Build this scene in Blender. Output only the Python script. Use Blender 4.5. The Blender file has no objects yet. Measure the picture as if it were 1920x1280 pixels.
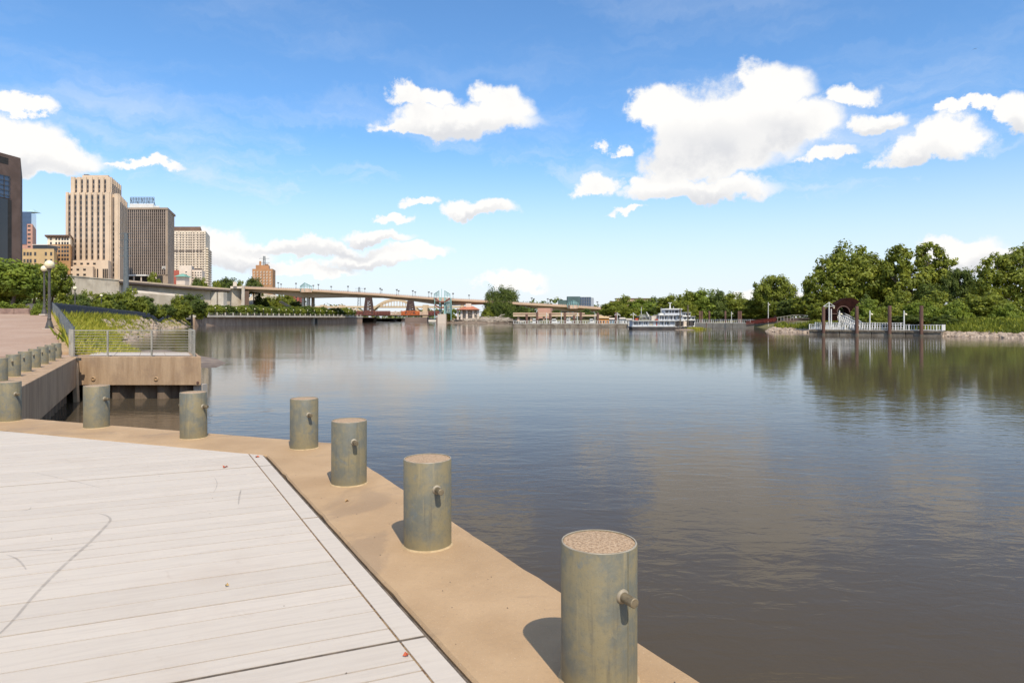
import bpy, bmesh, math, random
import numpy as np
from mathutils import Vector, Matrix
random.seed(7); RNG = np.random.default_rng(11)
sc = bpy.context.scene; COL = sc.collection
# ------------------------------------------------------------------ camera
F, HZ, CZ, WZ = 1264.0, 596.0, 1.54, -1.69      # focal length (photo px), horizon row, eye height, water level
cam = bpy.data.objects.new('camera', bpy.data.cameras.new('camera')); COL.objects.link(cam)
cam.location = (0, 0, CZ); cam.rotation_euler = (math.pi/2, 0, 0)
cam.data.sensor_width = 36; cam.data.lens = 36*F/1920; cam.data.shift_y = -(640-HZ)/1920
cam.data.clip_end = 9000; cam.data.clip_start = .05; sc.camera = cam
# ------------------------------------------------------------------ light
SUN = Vector((.155, -.42, 0)).normalized()*math.cos(math.radians(52)); SUN.z = math.sin(math.radians(52))
sl = bpy.data.lights.new('sun', 'SUN'); sl.energy = 4.4; sl.angle = math.radians(.53); sl.color = (1, .915, .78)
so = bpy.data.objects.new('sun', sl); COL.objects.link(so); so.rotation_euler = SUN.to_track_quat('Z', 'Y').to_euler()
sc.view_settings.view_transform = 'Standard'; sc.view_settings.look = 'None'
sc.view_settings.exposure = 0.12; sc.view_settings.gamma = 1; sc.view_settings.use_curve_mapping = False
sc.render.engine = 'CYCLES'; sc.cycles.use_denoising = True
sc.cycles.max_bounces = 6; sc.cycles.diffuse_bounces = 2; sc.cycles.glossy_bounces = 3; sc.cycles.transparent_max_bounces = 8
sc.cycles.caustics_reflective = False; sc.cycles.caustics_refractive = False; sc.cycles.sample_clamp_indirect = 6
world = bpy.data.worlds.new('World'); sc.world = world; world.use_nodes = True
world.cycles.sampling_method = 'MANUAL'; world.cycles.sample_map_resolution = 512
class NT:
    def __init__(s, tree): s.t = tree; s.n = tree.nodes; s.l = tree.links
    def node(s, typ, ins=None, **kw):
        n = s.n.new(typ)
        for k, v in kw.items(): setattr(n, k, v)
        for k, v in (ins or {}).items(): s.put(n.inputs[k], v)
        return n
    def put(s, sock, v):
        if isinstance(v, bpy.types.NodeSocket): s.l.new(v, sock)
        else:
            if hasattr(sock.default_value, '__len__') and hasattr(v, '__len__') and len(sock.default_value) == 4 and len(v) == 3: v = (*v, 1)
            sock.default_value = v
    def m(s, op, a, b=None, c=None, clamp=False):
        n = s.n.new('ShaderNodeMath'); n.operation = op; n.use_clamp = clamp
        for i, v in enumerate((a, b, c)):
            if v is not None: s.put(n.inputs[i], v)
        return n.outputs[0]
    def vm(s, op, a, b=None, c=None):
        n = s.n.new('ShaderNodeVectorMath'); n.operation = op
        for i, v in enumerate((a, b, c)):
            if v is not None: s.put(n.inputs[i], v)
        return n.outputs['Value'] if op in ('LENGTH', 'DOT_PRODUCT', 'DISTANCE') else n.outputs[0]
    def noise(s, vec, scale, detail=2, rough=.5, out=0, dist=0):
        return s.node('ShaderNodeTexNoise', {'Vector': vec, 'Scale': scale, 'Detail': detail, 'Roughness': rough, 'Distortion': dist}).outputs[out]
    def ramp(s, x, lo, hi, a=0., b=1., smooth=True):
        n = s.node('ShaderNodeMapRange', {0: x, 1: lo, 2: hi, 3: a, 4: b}); n.interpolation_type = 'SMOOTHSTEP' if smooth else 'LINEAR'; n.clamp = True
        return n.outputs[0]
    def mix(s, f, a, b, mode='MIX'):
        n = s.n.new('ShaderNodeMix'); n.data_type = 'RGBA'; n.blend_type = mode
        s.put(n.inputs[0], f); s.put(n.inputs[6], a); s.put(n.inputs[7], b); return n.outputs[2]
def azel(x, y):
    return math.atan((x-960)/F), math.atan((HZ-y)/math.hypot(F, x-960))
# cumulus of this afternoon: photo px centre and half axes
CLOUDS = [(1375,225,150,95),(1250,195,70,42),(1440,160,85,52),(1325,285,135,55),(1500,225,75,50),(1300,352,150,27),(1230,335,70,24),(1120,346,40,20),
 (1590,180,55,24),(1550,290,45,17),(1640,232,58,24),(1720,280,95,27),(1785,250,62,38),(1795,206,38,11),(1915,205,38,48),(1850,198,40,11),
 (865,215,140,40),(790,175,62,22),(930,195,72,38),(770,232,70,18),(35,190,75,20),(25,245,100,45),(95,285,105,38),(50,305,100,28),
 (900,389,68,20),(790,370,38,9),(742,399,34,9),(705,441,76,17),(430,468,78,40),(565,461,125,20),(690,483,92,21),(785,473,54,17),(965,526,60,20),
 (1800,465,85,30),(1850,490,120,25),(1170,396,36,7),(270,303,75,9),(1150,272,26,18),(1425,560,90,14),(560,500,110,16)]
GREY = [(1330,285,150,48),(1300,372,150,16),(870,246,130,17),(1730,298,95,18),(60,315,120,18),(430,500,90,18),(600,472,160,10),(690,499,95,9),(1450,255,80,36),(1640,248,60,10),(905,402,66,9),(705,453,70,7),(1830,500,120,20),(1905,240,40,18)]
W = NT(world.node_tree); W.n.clear()
wd = W.node('ShaderNodeTexCoord').outputs['Generated']
sx = W.node('ShaderNodeSeparateXYZ', {0: wd}).outputs
az = W.m('ARCTAN2', sx[0], sx[1]); el = W.m('ARCSINE', sx[2])
pc = W.node('ShaderNodeCombineXYZ', {0: az, 1: el}).outputs[0]
n1 = W.noise(pc, 15, 9, .62, 1)
n1s = W.node('ShaderNodeSeparateXYZ', {0: n1}).outputs
wp = W.vm('MULTIPLY_ADD', W.vm('SUBTRACT', n1, (.5, .5, .5)), (.11, .075, 0), pc)
def ellmin(vec, lst, grow, flat=0):
    cur = 9.
    for (x, y, rx, ry) in lst:
        a, e = azel(x, y); k = 1+((x-960)/F)**2
        ix = F*k/(rx*grow); iy = F*math.sqrt(k)/(ry*grow)
        v = W.vm('MULTIPLY_ADD', vec, (ix, iy, 0), (-a*ix, -(e-.25*flat/iy)*iy, 0))
        if flat and ry > 15: v = W.vm('MAXIMUM', v, W.vm('MULTIPLY', v, (-1, -1.7, 1)))
        l = W.vm('LENGTH', v)
        cur = W.m('MINIMUM', cur, l)
    return cur
lm = ellmin(wp, CLOUDS, 1.27, 1)
# unseen rest of the sky: denser cumulus, added for its white fill light
gen = W.ramp(W.noise(W.vm('MULTIPLY', pc, (1, 2.0, 1)), 3.1, 4, .5), .50, .62)
out = W.m('MAXIMUM', W.ramp(W.m('ABSOLUTE', az), .66, .82), W.ramp(el, .44, .55))
gl = W.m('SUBTRACT', 1.4, W.m('MULTIPLY', W.m('MULTIPLY', gen, out), 1.3))
lm = W.m('MINIMUM', lm, gl)
fld = W.m('ADD', W.m('SUBTRACT', 1., lm), W.m('MULTIPLY', W.m('SUBTRACT', n1s[0], .5), .9))
dens = W.ramp(fld, .03, .38)
wisp = W.ramp(W.noise(W.vm('MULTIPLY', wp, (1, 4.5, 1)), 3.0, 6, .6), .42, .76, 0, .70)
wisp = W.m('MULTIPLY', wisp, W.ramp(el, .16, .36, 1., .22))
hazeband = W.ramp(el, -.02, .27, .97, 0.)
gm = W.ramp(ellmin(wp, GREY, 1.25), .2, 1.1, 1., 0.)
gm = W.m('MAXIMUM', W.m('MULTIPLY', gm, W.ramp(n1s[1], .35, .6, .5, 1.)), W.ramp(n1s[2], .52, .75, 0., .28))
sky = W.node('ShaderNodeTexSky', sky_type='NISHITA', sun_disc=False, sun_elevation=math.radians(52), sun_rotation=math.atan2(SUN.x, SUN.y), altitude=200, air_density=1.0, dust_density=.6, ozone_density=2.2).outputs[0]
sky = W.mix(1., sky, (.80, 1.14, 1.38), 'MULTIPLY')
CW = 7.0
skyc = W.mix(W.m('MAXIMUM', wisp, hazeband), sky, (6.05, 6.35, 6.75))
cc = W.mix(gm, (CW, CW*.985, CW*.96), (CW*.74, CW*.75, CW*.78))
skyc = W.mix(dens, skyc, cc)
bg = W.node('ShaderNodeBackground', {0: skyc, 1: .135})
W.l.new(bg.outputs[0], W.node('ShaderNodeOutputWorld').inputs[0])
# ------------------------------------------------------------------ helpers
def P(x, y, d): return Vector(((x-960)/F*d, d, CZ+(HZ-y)/F*d))
def G(x, y, z=0.):
    return P(x, y, (CZ-z)*F/(y-HZ))
def PX(x, d): return (x-960)/F*d
def ZY(y, d): return CZ+(HZ-y)/F*d
ORIG = {}
def wloc(o): return ORIG.get(o.name, Vector((0, 0, 0)))
class MB:
    def __init__(s): s.v = []; s.f = []
    def add(s, vs, fs):
        o = len(s.v); s.v += [tuple(v) for v in vs]; s.f += [tuple(i+o for i in f) for f in fs]; return s
    def obox(s, O, U, V, N):
        O, U, V, N = map(Vector, (O, U, V, N))
        p = [O, O+U, O+U+V, O+V]; return s.add(p+[q+N for q in p], [(3,2,1,0),(4,5,6,7),(0,1,5,4),(1,2,6,5),(2,3,7,6),(3,0,4,7)])
    def box(s, x0, x1, y0, y1, z0, z1): return s.obox((x0,y0,z0), (x1-x0,0,0), (0,y1-y0,0), (0,0,z1-z0))
    def prism(s, poly, z0, z1):
        n = len(poly); zt = z1 if hasattr(z1, '__len__') else [z1]*n; zb = z0 if hasattr(z0, '__len__') else [z0]*n
        vs = [(p[0], p[1], zb[i]) for i, p in enumerate(poly)]+[(p[0], p[1], zt[i]) for i, p in enumerate(poly)]
        return s.add(vs, [tuple(range(n-1,-1,-1)), tuple(range(n,2*n))]+[(i,(i+1)%n,n+(i+1)%n,n+i) for i in range(n)])
    def tube(s, pts, rad, n=8, caps=True):
        pts = [Vector(p) for p in pts]; rad = rad if hasattr(rad, '__len__') else [rad]*len(pts); vs = []
        for i, p in enumerate(pts):
            t = (pts[min(i+1, len(pts)-1)]-pts[max(i-1, 0)]).normalized()
            a = t.cross(Vector((0,0,1))); a = a.normalized() if a.length > .05 else Vector((1,0,0)); b = t.cross(a).normalized()
            vs += [p+(a*math.cos(k*2*math.pi/n)+b*math.sin(k*2*math.pi/n))*rad[i] for k in range(n)]
        fs = [(i*n+k, i*n+(k+1)%n, (i+1)*n+(k+1)%n, (i+1)*n+k) for i in range(len(pts)-1) for k in range(n)]
        if caps: fs += [tuple(range(n-1,-1,-1)), tuple((len(pts)-1)*n+k for k in range(n))]
        return s.add(vs, fs)
    def bar(s, a, b, w, h=None):
        a, b = Vector(a), Vector(b); h = h or w; t = (b-a)
        x = t.cross(Vector((0,0,1))); x = x.normalized() if x.length > 1e-4 else Vector((1,0,0)); y = x.cross(t).normalized()
        return s.obox(a-x*w/2-y*h/2, x*w, y*h, t)
    def lathe(s, prof, n=24, c=(0,0,0), caps=True):
        vs = [(c[0]+r*math.cos(k*2*math.pi/n), c[1]+r*math.sin(k*2*math.pi/n), c[2]+z) for r, z in prof for k in range(n)]
        fs = [(i*n+k, i*n+(k+1)%n, (i+1)*n+(k+1)%n, (i+1)*n+k) for i in range(len(prof)-1) for k in range(n)]
        if caps: fs += [tuple(range(n-1,-1,-1)), tuple((len(prof)-1)*n+k for k in range(n))]
        return s.add(vs, fs)
    def mesh(s, name, off=(0,0,0)):
        me = bpy.data.meshes.new(name); o = Vector(off)
        me.from_pydata([Vector(v)-o for v in s.v], [], s.f)
        if len(s.f) < 30000:
            bm = bmesh.new(); bm.from_mesh(me); bmesh.ops.recalc_face_normals(bm, faces=bm.faces); bm.to_mesh(me); bm.free()
        return me
    def build(s, name, mat, parent=None, smooth=0, bevel=0):
        me = s.mesh(name, wloc(parent) if parent else (0,0,0)); return put(name, me, mat, parent, smooth, bevel=bevel)
def put(name, me, mat, parent=None, smooth=0, loc=None, bevel=0, mtx=None):
    o = bpy.data.objects.new(name, me); COL.objects.link(o)
    if mat and not me.materials: me.materials.append(mat)
    if bevel:
        bm = bmesh.new(); bm.from_mesh(me); bmesh.ops.bevel(bm, geom=bm.edges[:], offset=bevel, segments=2, affect='EDGES', profile=.6); bm.to_mesh(me); bm.free()
    if smooth:
        me.polygons.foreach_set('use_smooth', [True]*len(me.polygons)); me.set_sharp_from_angle(angle=math.radians(smooth))
    if parent: o.parent = parent; ORIG[o.name] = wloc(parent)
    if mtx is not None:
        m = mtx.copy(); m.translation -= wloc(parent) if parent else Vector((0,0,0)); o.matrix_local = m
    if loc is not None: o.location = Vector(loc)-(wloc(parent) if parent else Vector((0,0,0)))
    return o
def tag(o, label=None, cat=None, group=None, kind=None):
    if label: o['label'] = label
    if cat: o['category'] = cat
    if group: o['group'] = group
    if kind: o['kind'] = kind
    return o
def thing(name, loc, label, cat, group=None):
    o = bpy.data.objects.new(name, None); COL.objects.link(o); o.location = loc; o.empty_display_size = .3
    ORIG[o.name] = Vector(loc); return tag(o, label, cat, group)
def dup(root, loc, rz=None, label=None, scale=None):
    def cp(o, par):
        c = o.copy(); COL.objects.link(c); c.parent = par
        for ch in [k for k in KIDS[o.name]]: cp(ch, c)
        return c
    def reg(o):
        KIDS[o.name] = list(o.children)
        for ch in KIDS[o.name]: reg(ch)
    if root.name not in KIDS: reg(root)
    r = cp(root, None); r.location = loc; ORIG[r.name] = Vector(loc)
    if rz is not None: r.rotation_euler = (0, 0, rz)
    if scale is not None: r.scale = (scale,)*3 if not hasattr(scale, '__len__') else scale
    if label: r['label'] = label
    return r
KIDS = {}
ORDN = ['first','second','third','fourth','fifth','sixth','seventh','eighth','ninth','tenth','eleventh','twelfth','thirteenth','fourteenth','fifteenth','sixteenth','seventeenth','eighteenth','nineteenth','twentieth','twenty-first','twenty-second','twenty-third','twenty-fourth','twenty-fifth']
# ------------------------------------------------------------------ materials
def newmat(name):
    m = bpy.data.materials.new(name); m.use_nodes = True; t = NT(m.node_tree); t.n.clear()
    b = t.node('ShaderNodeBsdfPrincipled'); o = t.node('ShaderNodeOutputMaterial'); t.l.new(b.outputs[0], o.inputs[0])
    t.b = b; t.o = o; t.pos = t.node('ShaderNodeNewGeometry').outputs['Position']; return m, t
def pm(name, c1, c2=None, scale=3, rough=.7, metal=0, bump=0, bscale=None, detail=5, stretch=(1,1,1), lo=.35, hi=.65, spec=None, c3=None, s3=1, coat=0):
    m, t = newmat(name); b = t.b
    vec = t.vm('MULTIPLY', t.pos, stretch) if stretch != (1,1,1) else t.pos
    if c2:
        n = t.noise(vec, scale, detail, .6); col = t.mix(t.ramp(n, lo, hi), c1, c2)
        if c3: col = t.mix(t.ramp(t.noise(t.pos, s3, 4, .6), .45, .7), col, c3)
        t.put(b.inputs['Base Color'], col)
    else: t.put(b.inputs['Base Color'], c1)
    b.inputs['Roughness'].default_value = rough; b.inputs['Metallic'].default_value = metal
    if spec is not None: b.inputs['Specular IOR Level'].default_value = spec
    if bump:
        bn = t.node('ShaderNodeBump', {'Strength': 1., 'Distance': bump, 'Height': t.noise(vec, bscale or scale*4, 6, .65)}); t.l.new(bn.outputs[0], b.inputs['Normal'])
    return m
def glassm(name, c, rough=.08):
    m, t = newmat(name); t.put(t.b.inputs['Base Color'], t.mix(t.noise(t.pos, .25, 3), tuple(x*.6 for x in c), c)); t.b.inputs['Roughness'].default_value = rough
    t.b.inputs['Specular IOR Level'].default_value = .6; return m
def leafm(name, dark, light, yellow):
    m, t = newmat(name); t.n.remove(t.b)
    at = t.node('ShaderNodeAttribute', attribute_name='tint').outputs['Fac']
    col = t.mix(t.ramp(at, 0, .75, smooth=False), dark, light); col = t.mix(t.ramp(at, .7, 1.), col, yellow)
    d = t.node('ShaderNodeBsdfPrincipled', {'Base Color': col, 'Roughness': .55, 'Specular IOR Level': .25}); tr = t.node('ShaderNodeBsdfTranslucent', {'Color': t.mix(.5, col, yellow)})
    mx = t.node('ShaderNodeMixShader', {0: .36, 1: d.outputs[0], 2: tr.outputs[0]}); t.l.new(mx.outputs[0], t.o.inputs[0]); return m
M = {}
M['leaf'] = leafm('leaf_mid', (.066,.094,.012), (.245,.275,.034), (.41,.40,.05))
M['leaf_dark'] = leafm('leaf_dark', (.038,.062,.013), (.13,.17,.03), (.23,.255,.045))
M['leaf_lime'] = leafm('leaf_lime', (.085,.125,.016), (.23,.29,.036), (.37,.40,.055))
M['grass'] = leafm('bank_grass', (.20,.23,.025), (.46,.44,.05), (.66,.56,.11))
M['bark'] = pm('bark', (.10,.075,.055), (.19,.15,.115), 4, .9, bump=.02)
M['drift'] = pm('driftwood', (.36,.29,.22), (.58,.50,.41), 2, .85)
M['concrete'] = pm('concrete_grey', (.40,.35,.29), (.53,.47,.40), .35, .85, c3=(.33,.28,.23), s3=.12, bump=.01, bscale=3)
M['fine'] = pm('concrete_far', (.46,.40,.33), (.56,.50,.42), .2, .85)
M['rock'] = pm('riprap_stone', (.26,.19,.135), (.43,.34,.26), .9, .9)
M['mud'] = pm('mud', (.13,.095,.07), (.24,.18,.13), .8, .8, bump=.03, bscale=6)
M['soil'] = pm('soil_green', (.11,.10,.04), (.17,.15,.06), .3, .95)
M['steel'] = pm('galvanised_rail', (.36,.33,.27), (.48,.43,.35), 3, .45, .5)
M['iron'] = pm('painted_iron', (.055,.05,.045), (.085,.075,.065), 6, .5)
M['fence'] = pm('fence_paint', (.10,.115,.125), (.15,.165,.17), 2, .5)
M['fence_dark'] = pm('fence_dark_paint', (.035,.04,.055), (.06,.065,.08), 2, .5)
M['white'] = pm('white_paint', (.60,.59,.56), (.68,.67,.63), .6, .5)
M['globe'] = pm('globe_glass', (.78,.68,.42), (.84,.75,.52), 3, .25)
M['rust'] = pm('rusty_pile', (.085,.042,.03), (.15,.075,.05), 1.2, .85, stretch=(1,1,.3))
M['timber'] = pm('dark_timber', (.10,.08,.055), (.19,.155,.11), 2.5, .85, stretch=(1,1,.2))
M['glass'] = glassm('dark_glass', (.035,.035,.04))
M['glass_blue'] = glassm('blue_glass', (.07,.11,.19))
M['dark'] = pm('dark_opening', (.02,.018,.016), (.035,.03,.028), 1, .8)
# ------------------------------------------------------------------ water and ground
mw, t = newmat('river_water')
sp = t.node('ShaderNodeSeparateXYZ', {0: t.pos}).outputs
band = t.ramp(t.noise(t.vm('MULTIPLY', t.pos, (.006, .035, 1)), 1., 3, .55), .42, .60, .35, 1.)
w1 = t.noise(t.vm('MULTIPLY', t.pos, (.8, 1.5, 1)), 2.2, 3, .55, dist=.4); w2 = t.noise(t.vm('MULTIPLY', t.pos, (.45, 1., 1)), .55, 2, .5)
dr = t.vm('LENGTH', t.vm('SUBTRACT', t.pos, (1.82, 7.66, WZ)))
ring = t.m('MULTIPLY', t.m('SINE', t.m('MULTIPLY', dr, 62.)), t.m('MULTIPLY', t.ramp(dr, .10, .24), t.ramp(dr, .26, .34, 1., 0.)))
hgt = t.m('ADD', t.m('MULTIPLY', t.m('ADD', w1, t.m('MULTIPLY', w2, 1.8)), band), t.m('MULTIPLY', ring, .05))
bn = t.node('ShaderNodeBump', {'Strength': 1., 'Distance': .0095, 'Height': hgt}); t.l.new(bn.outputs[0], t.b.inputs['Normal'])
t.put(t.b.inputs['Base Color'], t.mix(t.noise(t.pos, .05, 3), (.066,.051,.034), (.080,.063,.043)))
t.b.inputs['Roughness'].default_value = .05; t.b.inputs['IOR'].default_value = 1.135; t.b.inputs['Specular Tint'].default_value = (1, .83, .66, 1)
M['water'] = mw
tag(MB().add([(-900,-60,WZ),(900,-60,WZ),(900,1500,WZ),(-900,1500,WZ)], [(0,1,2,3)]).build('river', M['water']), kind='structure')
tag(MB().add([(-6000,-300,-4),(6000,-300,-4),(6000,8000,-4),(-6000,8000,-4)], [(0,1,2,3)]).build('ground', M['mud']), kind='structure')
# ------------------------------------------------------------------ quay edge
def isect(p, q, r, s):
    d1 = (q[0]-p[0], q[1]-p[1]); d2 = (s[0]-r[0], s[1]-r[1]); den = d1[0]*d2[1]-d1[1]*d2[0]
    k = ((r[0]-p[0])*d2[1]-(r[1]-p[1])*d2[0])/den; return Vector((p[0]+d1[0]*k, p[1]+d1[1]*k))
def g2(x, y): v = G(x, y); return Vector((v.x, v.y))
ea, eb = g2(1320,1280), g2(690,873); la, lb = g2(543,823.6), g2(63,785); ra, rb = g2(43,723), g2(133,676)
U1 = (eb-ea).normalized(); U2 = (lb-la).normalized(); U3 = (rb-ra).normalized()
ia, ib = g2(885,1280), g2(500,853); ja, jb = ib, g2(0,805)
C0 = isect(ea, eb, la, lb); C1 = isect(la, lb, ra, rb); C2 = isect(ra, rb, (-30,26.7), (0,26.7))
N3 = Vector((-U3.y, U3.x))      # away from the inlet
D0 = ib; D1 = isect(ja, jb, ra+N3*1.3, rb+N3*1.3); D2 = isect(ra+N3*1.3, rb+N3*1.3, (-30,26.7), (0,26.7))
R0 = ea-U1*7; R0i = ia-U1*7
mq, t = newmat('tan_coping_concrete')
n = t.noise(t.pos, 1.3, 6, .62); c = t.mix(t.ramp(n, .3, .7), (.36,.232,.122), (.445,.297,.165))
c = t.mix(t.ramp(t.noise(t.pos, 38, 5, .75), .52, .72, 0, .4), c, (.28,.18,.105))
c = t.mix(t.ramp(t.noise(t.vm('MULTIPLY', t.pos, (1,1,1)), .7, 5, .6, dist=1.2), .55, .64, 0, .5), c, (.25,.17,.105))
c = t.mix(t.ramp(t.noise(t.pos, 120, 2, .5), .66, .72, 0, .6), c, (.60,.46,.33))
t.put(t.b.inputs['Base Color'], c); t.b.inputs['Roughness'].default_value = .85
bn = t.node('ShaderNodeBump', {'Strength': .6, 'Distance': .006, 'Height': t.noise(t.pos, 30, 7, .7)}); t.l.new(bn.outputs[0], t.b.inputs['Normal'])
M['tan'] = mq
mq, t = newmat('stained_wall_concrete')
n = t.noise(t.vm('MULTIPLY', t.pos, (2.2,2.2,.25)), 1.4, 6, .65); c = t.mix(t.ramp(n, .3, .72), (.29,.185,.105), (.45,.31,.19))
c = t.mix(t.ramp(t.noise(t.pos, 1.1, 5, .6), .5, .72, 0, .6), c, (.25,.165,.105))
t.put(t.b.inputs['Base Color'], c); t.b.inputs['Roughness'].default_value = .9
bn = t.node('ShaderNodeBump', {'Strength': .7, 'Distance': .012, 'Height': t.noise(t.pos, 12, 6, .7)}); t.l.new(bn.outputs[0], t.b.inputs['Normal'])
M['wallc'] = mq
quay = thing('quay_wall', (C0.x, C0.y, 0), 'tan concrete quay edge carrying the row of bollards along the water', 'quay wall')
EB = -1.12
def worn(a, b, inward, n):
    out = [a.copy()]
    for k in range(1, n):
        chip = random.uniform(.008,.022) if random.random() < .10 else random.uniform(0,.004)
        out.append(a.lerp(b, (k+random.uniform(-.3,.3))/n)+inward*chip)
    return out
def coping(a, b, c, d, n):
    inw = ((d-a)+(c-b)).normalized(); mb = MB(); e1 = worn(a, b, inw, n)+[b.copy()]; e2 = worn(d, c, -inw, n)+[c.copy()]; N = n+1; vs = []; q = .014
    for p, r in zip(e1, e2):
        w = (r-p).normalized(); j = random.uniform(.8,1.3)
        vs += [(p.x,p.y,EB),(p.x,p.y,-q*j),(p.x+w.x*q*j,p.y+w.y*q*j,0),(r.x-w.x*q,r.y-w.y*q,0),(r.x,r.y,-q),(r.x,r.y,EB)]
    fs = [(i*6+k,(i+1)*6+k,(i+1)*6+(k+1) % 6,i*6+(k+1) % 6) for i in range(n) for k in range(6)]+[tuple(range(6)), tuple(n*6+k for k in range(5,-1,-1))]
    mb.add(vs, fs).build('coping', M['tan'], quay)
coping(R0, C0, D0, R0i, 95); coping(C0, C1, D1, D0, 60)
MB().prism([C1, C2, D2, D1], EB, 0).build('coping', M['wallc'], quay, bevel=.018)
M['sheet'] = pm('sheet_pile_steel', (.11,.075,.05), (.21,.15,.10), 2, .8, stretch=(1,1,.3))
def sheet_piles(a, b, inward, parent, zt=EB-.002, zb=-3.2):
    a, b = Vector(a), Vector(b); L = (b-a).length; u = (b-a)/L; nrm = Vector(inward).normalized(); n = int(L/.9)
    prof = [(0,0),(.28,0),(.45,.26),(.73,.26),(.898,0)]
    mb = MB()
    for (x0, y0), (x1, y1) in zip(prof, prof[1:]):
        mb.add([(x0,y0,zb),(x1,y1,zb),(x1,y1,zt),(x0,y0,zt),(x0,y0-.02,zb),(x1,y1-.02,zb),(x1,y1-.02,zt),(x0,y0-.02,zt)], [(0,1,2,3),(7,6,5,4),(0,4,5,1),(3,2,6,7),(0,3,7,4),(1,5,6,2)])
    me = mb.mesh('sheet_pile')
    for i in range(n):
        p = a+u*(i*.9); m = Matrix(((u.x, nrm.x, 0, p.x), (u.y, nrm.y, 0, p.y), (0, 0, 1, 0), (0, 0, 0, 1)))
        put('sheet_pile', me, M['sheet'], parent, mtx=m)
W3 = -N3
sheet_piles(C1+N3*.55, C2+N3*.55, W3, quay)
MB().prism([C0-U2*.3+Vector((-.25,-.25)), C1+Vector((0,-.5)), C1+Vector((0,-.55)), C0+Vector((-.3,-.6))], -3.2, EB-.003).build('sheet_wall', M['sheet'], quay)
MB().prism([R0+Vector((-.3,0)), C0+Vector((-.4,-.3)), C0+Vector((-.5,-.3)), R0+Vector((-.4,0))], -3.2, EB-.003).build('sheet_wall', M['sheet'], quay)
# ------------------------------------------------------------------ boardwalk
mp, t = newmat('pale_deck_plank')
oi = t.node('ShaderNodeObjectInfo').outputs['Random']
E = Vector((.922, .387)); Nn = Vector((-.387, .922))
along = t.vm('DOT_PRODUCT', t.pos, (E.x, E.y, 0)); across = t.vm('DOT_PRODUCT', t.pos, (Nn.x, Nn.y, 0))
gv = t.node('ShaderNodeCombineXYZ', {0: t.m('MULTIPLY', along, 2.2), 1: t.m('MULTIPLY', across, 26.)}).outputs[0]
c = t.mix(oi, (.50,.435,.365), (.54,.47,.395))
c = t.mix(t.ramp(t.noise(gv, 1.2, 5, .65), .40, .72, 0, .38), c, (.40,.34,.285))
c = t.mix(t.ramp(t.noise(t.pos, .9, 5, .6), .50, .75, 0, .45), c, (.42,.34,.27))
c = t.mix(t.ramp(t.noise(t.pos, 5, 4, .7, dist=.8), .60, .74, 0, .35), c, (.39,.31,.24))
c = t.mix(t.ramp(t.noise(t.pos, 170, 2, .6), .60, .74, 0, .35), c, (.42,.37,.33))
t.put(t.b.inputs['Base Color'], c); t.b.inputs['Roughness'].default_value = .75
bn = t.node('ShaderNodeBump', {'Strength': .5, 'Distance': .003, 'Height': t.noise(gv, 3, 6, .7)}); t.l.new(bn.outputs[0], t.b.inputs['Normal'])
M['plank'] = mp
M['joint'] = pm('sandy_joint', (.12,.066,.032), (.44,.30,.155), 30, .95, lo=.42, hi=.58, c3=(.05,.032,.02), s3=30)
M['gap'] = pm('dark_gap', (.075,.058,.043), (.16,.12,.085), 12, .95)
deck = thing('boardwalk', (-3, 4, 0), 'pale plank boardwalk beside the tan quay edge', 'boardwalk'); deck['kind'] = 'structure'
del deck['category']
def clip(poly, p, nrm):
    out = []
    for i in range(len(poly)):
        a, b = poly[i], poly[(i+1) % len(poly)]; da, db = (a-p).dot(nrm), (b-p).dot(nrm)
        if da >= 0: out.append(a)
        if da*db < 0: out.append(a+(b-a)*(da/(da-db)))
    return out
n1_ = Vector((-U1.y, U1.x)); n1_ = n1_ if n1_.x < 0 else -n1_
n2_ = Vector((-U2.y, U2.x)); n2_ = n2_ if n2_.y < 0 else -n2_
BW, GAP = .118, .018
rows = [-1.9]
while rows[-1] < 2.75: rows.append(rows[-1]+random.choice((.2, .2, .14, .31)))
rows += [2.97, 3.178, 3.322, 3.55, 3.77, 3.96, 4.152, 4.387, 4.651, 4.861, 5.04, 5.227, 5.387, 5.537, 5.71, 5.888]
while rows[-1] < 7.2: rows.append(rows[-1]+random.choice((.2, .2, .14, .3)))
rows.append(7.49)
while rows[-1] < 31: rows.append(rows[-1]+random.choice((.2, .2, .22, .3)))
BIG = (3.178, 7.49)
def planks(region, a, b, name='plank'):
    poly = [E*(-24)+Nn*a, E*6+Nn*a, E*6+Nn*b, E*(-24)+Nn*b]
    for p, nr in region: poly = clip(poly, p, nr) if poly else poly
    if len(poly) > 2:
        dz = random.uniform(-.0012, .0012)
        MB().prism(poly, -.05, dz).build(name, M['plank'], deck)
inner = [(ia+n1_*(GAP+BW+.012), n1_), (ja+n2_*.012, n2_)]
sidew = [(D1+N3*.02, N3), (ja+n2_*.012, -n2_), (Vector((0,27.2)), Vector((0,-1))), (Vector((-22,0)), Vector((1,0)))]
for q0, q1 in zip(rows, rows[1:]):
    g0 = .013 if any(abs(q0-b) < 1e-6 for b in BIG) else random.uniform(.005, .0085); g1 = .013 if any(abs(q1-b) < 1e-6 for b in BIG) else .003
    planks(inner, q0+g0, q1-g1)
    planks(sidew, q0+g0, q1-g1)
strip = [(ia+n1_*GAP, n1_), (ia+n1_*(GAP+BW), -n1_), (ja+n2_*.012, n2_)]
cuts = [-3.5, 1.0, BIG[0], 5.4, BIG[1], 12]
for q0, q1 in zip(cuts, cuts[1:]): planks(strip, q0+.012, q1-.012, 'border_plank')
base = [Vector((-16,-6)), Vector((3,-6)), Vector((3,14)), Vector((-16,14))]
for p, nr in [(ia+n1_*GAP, n1_), (ja, n2_)]: base = clip(base, p, nr)
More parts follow.
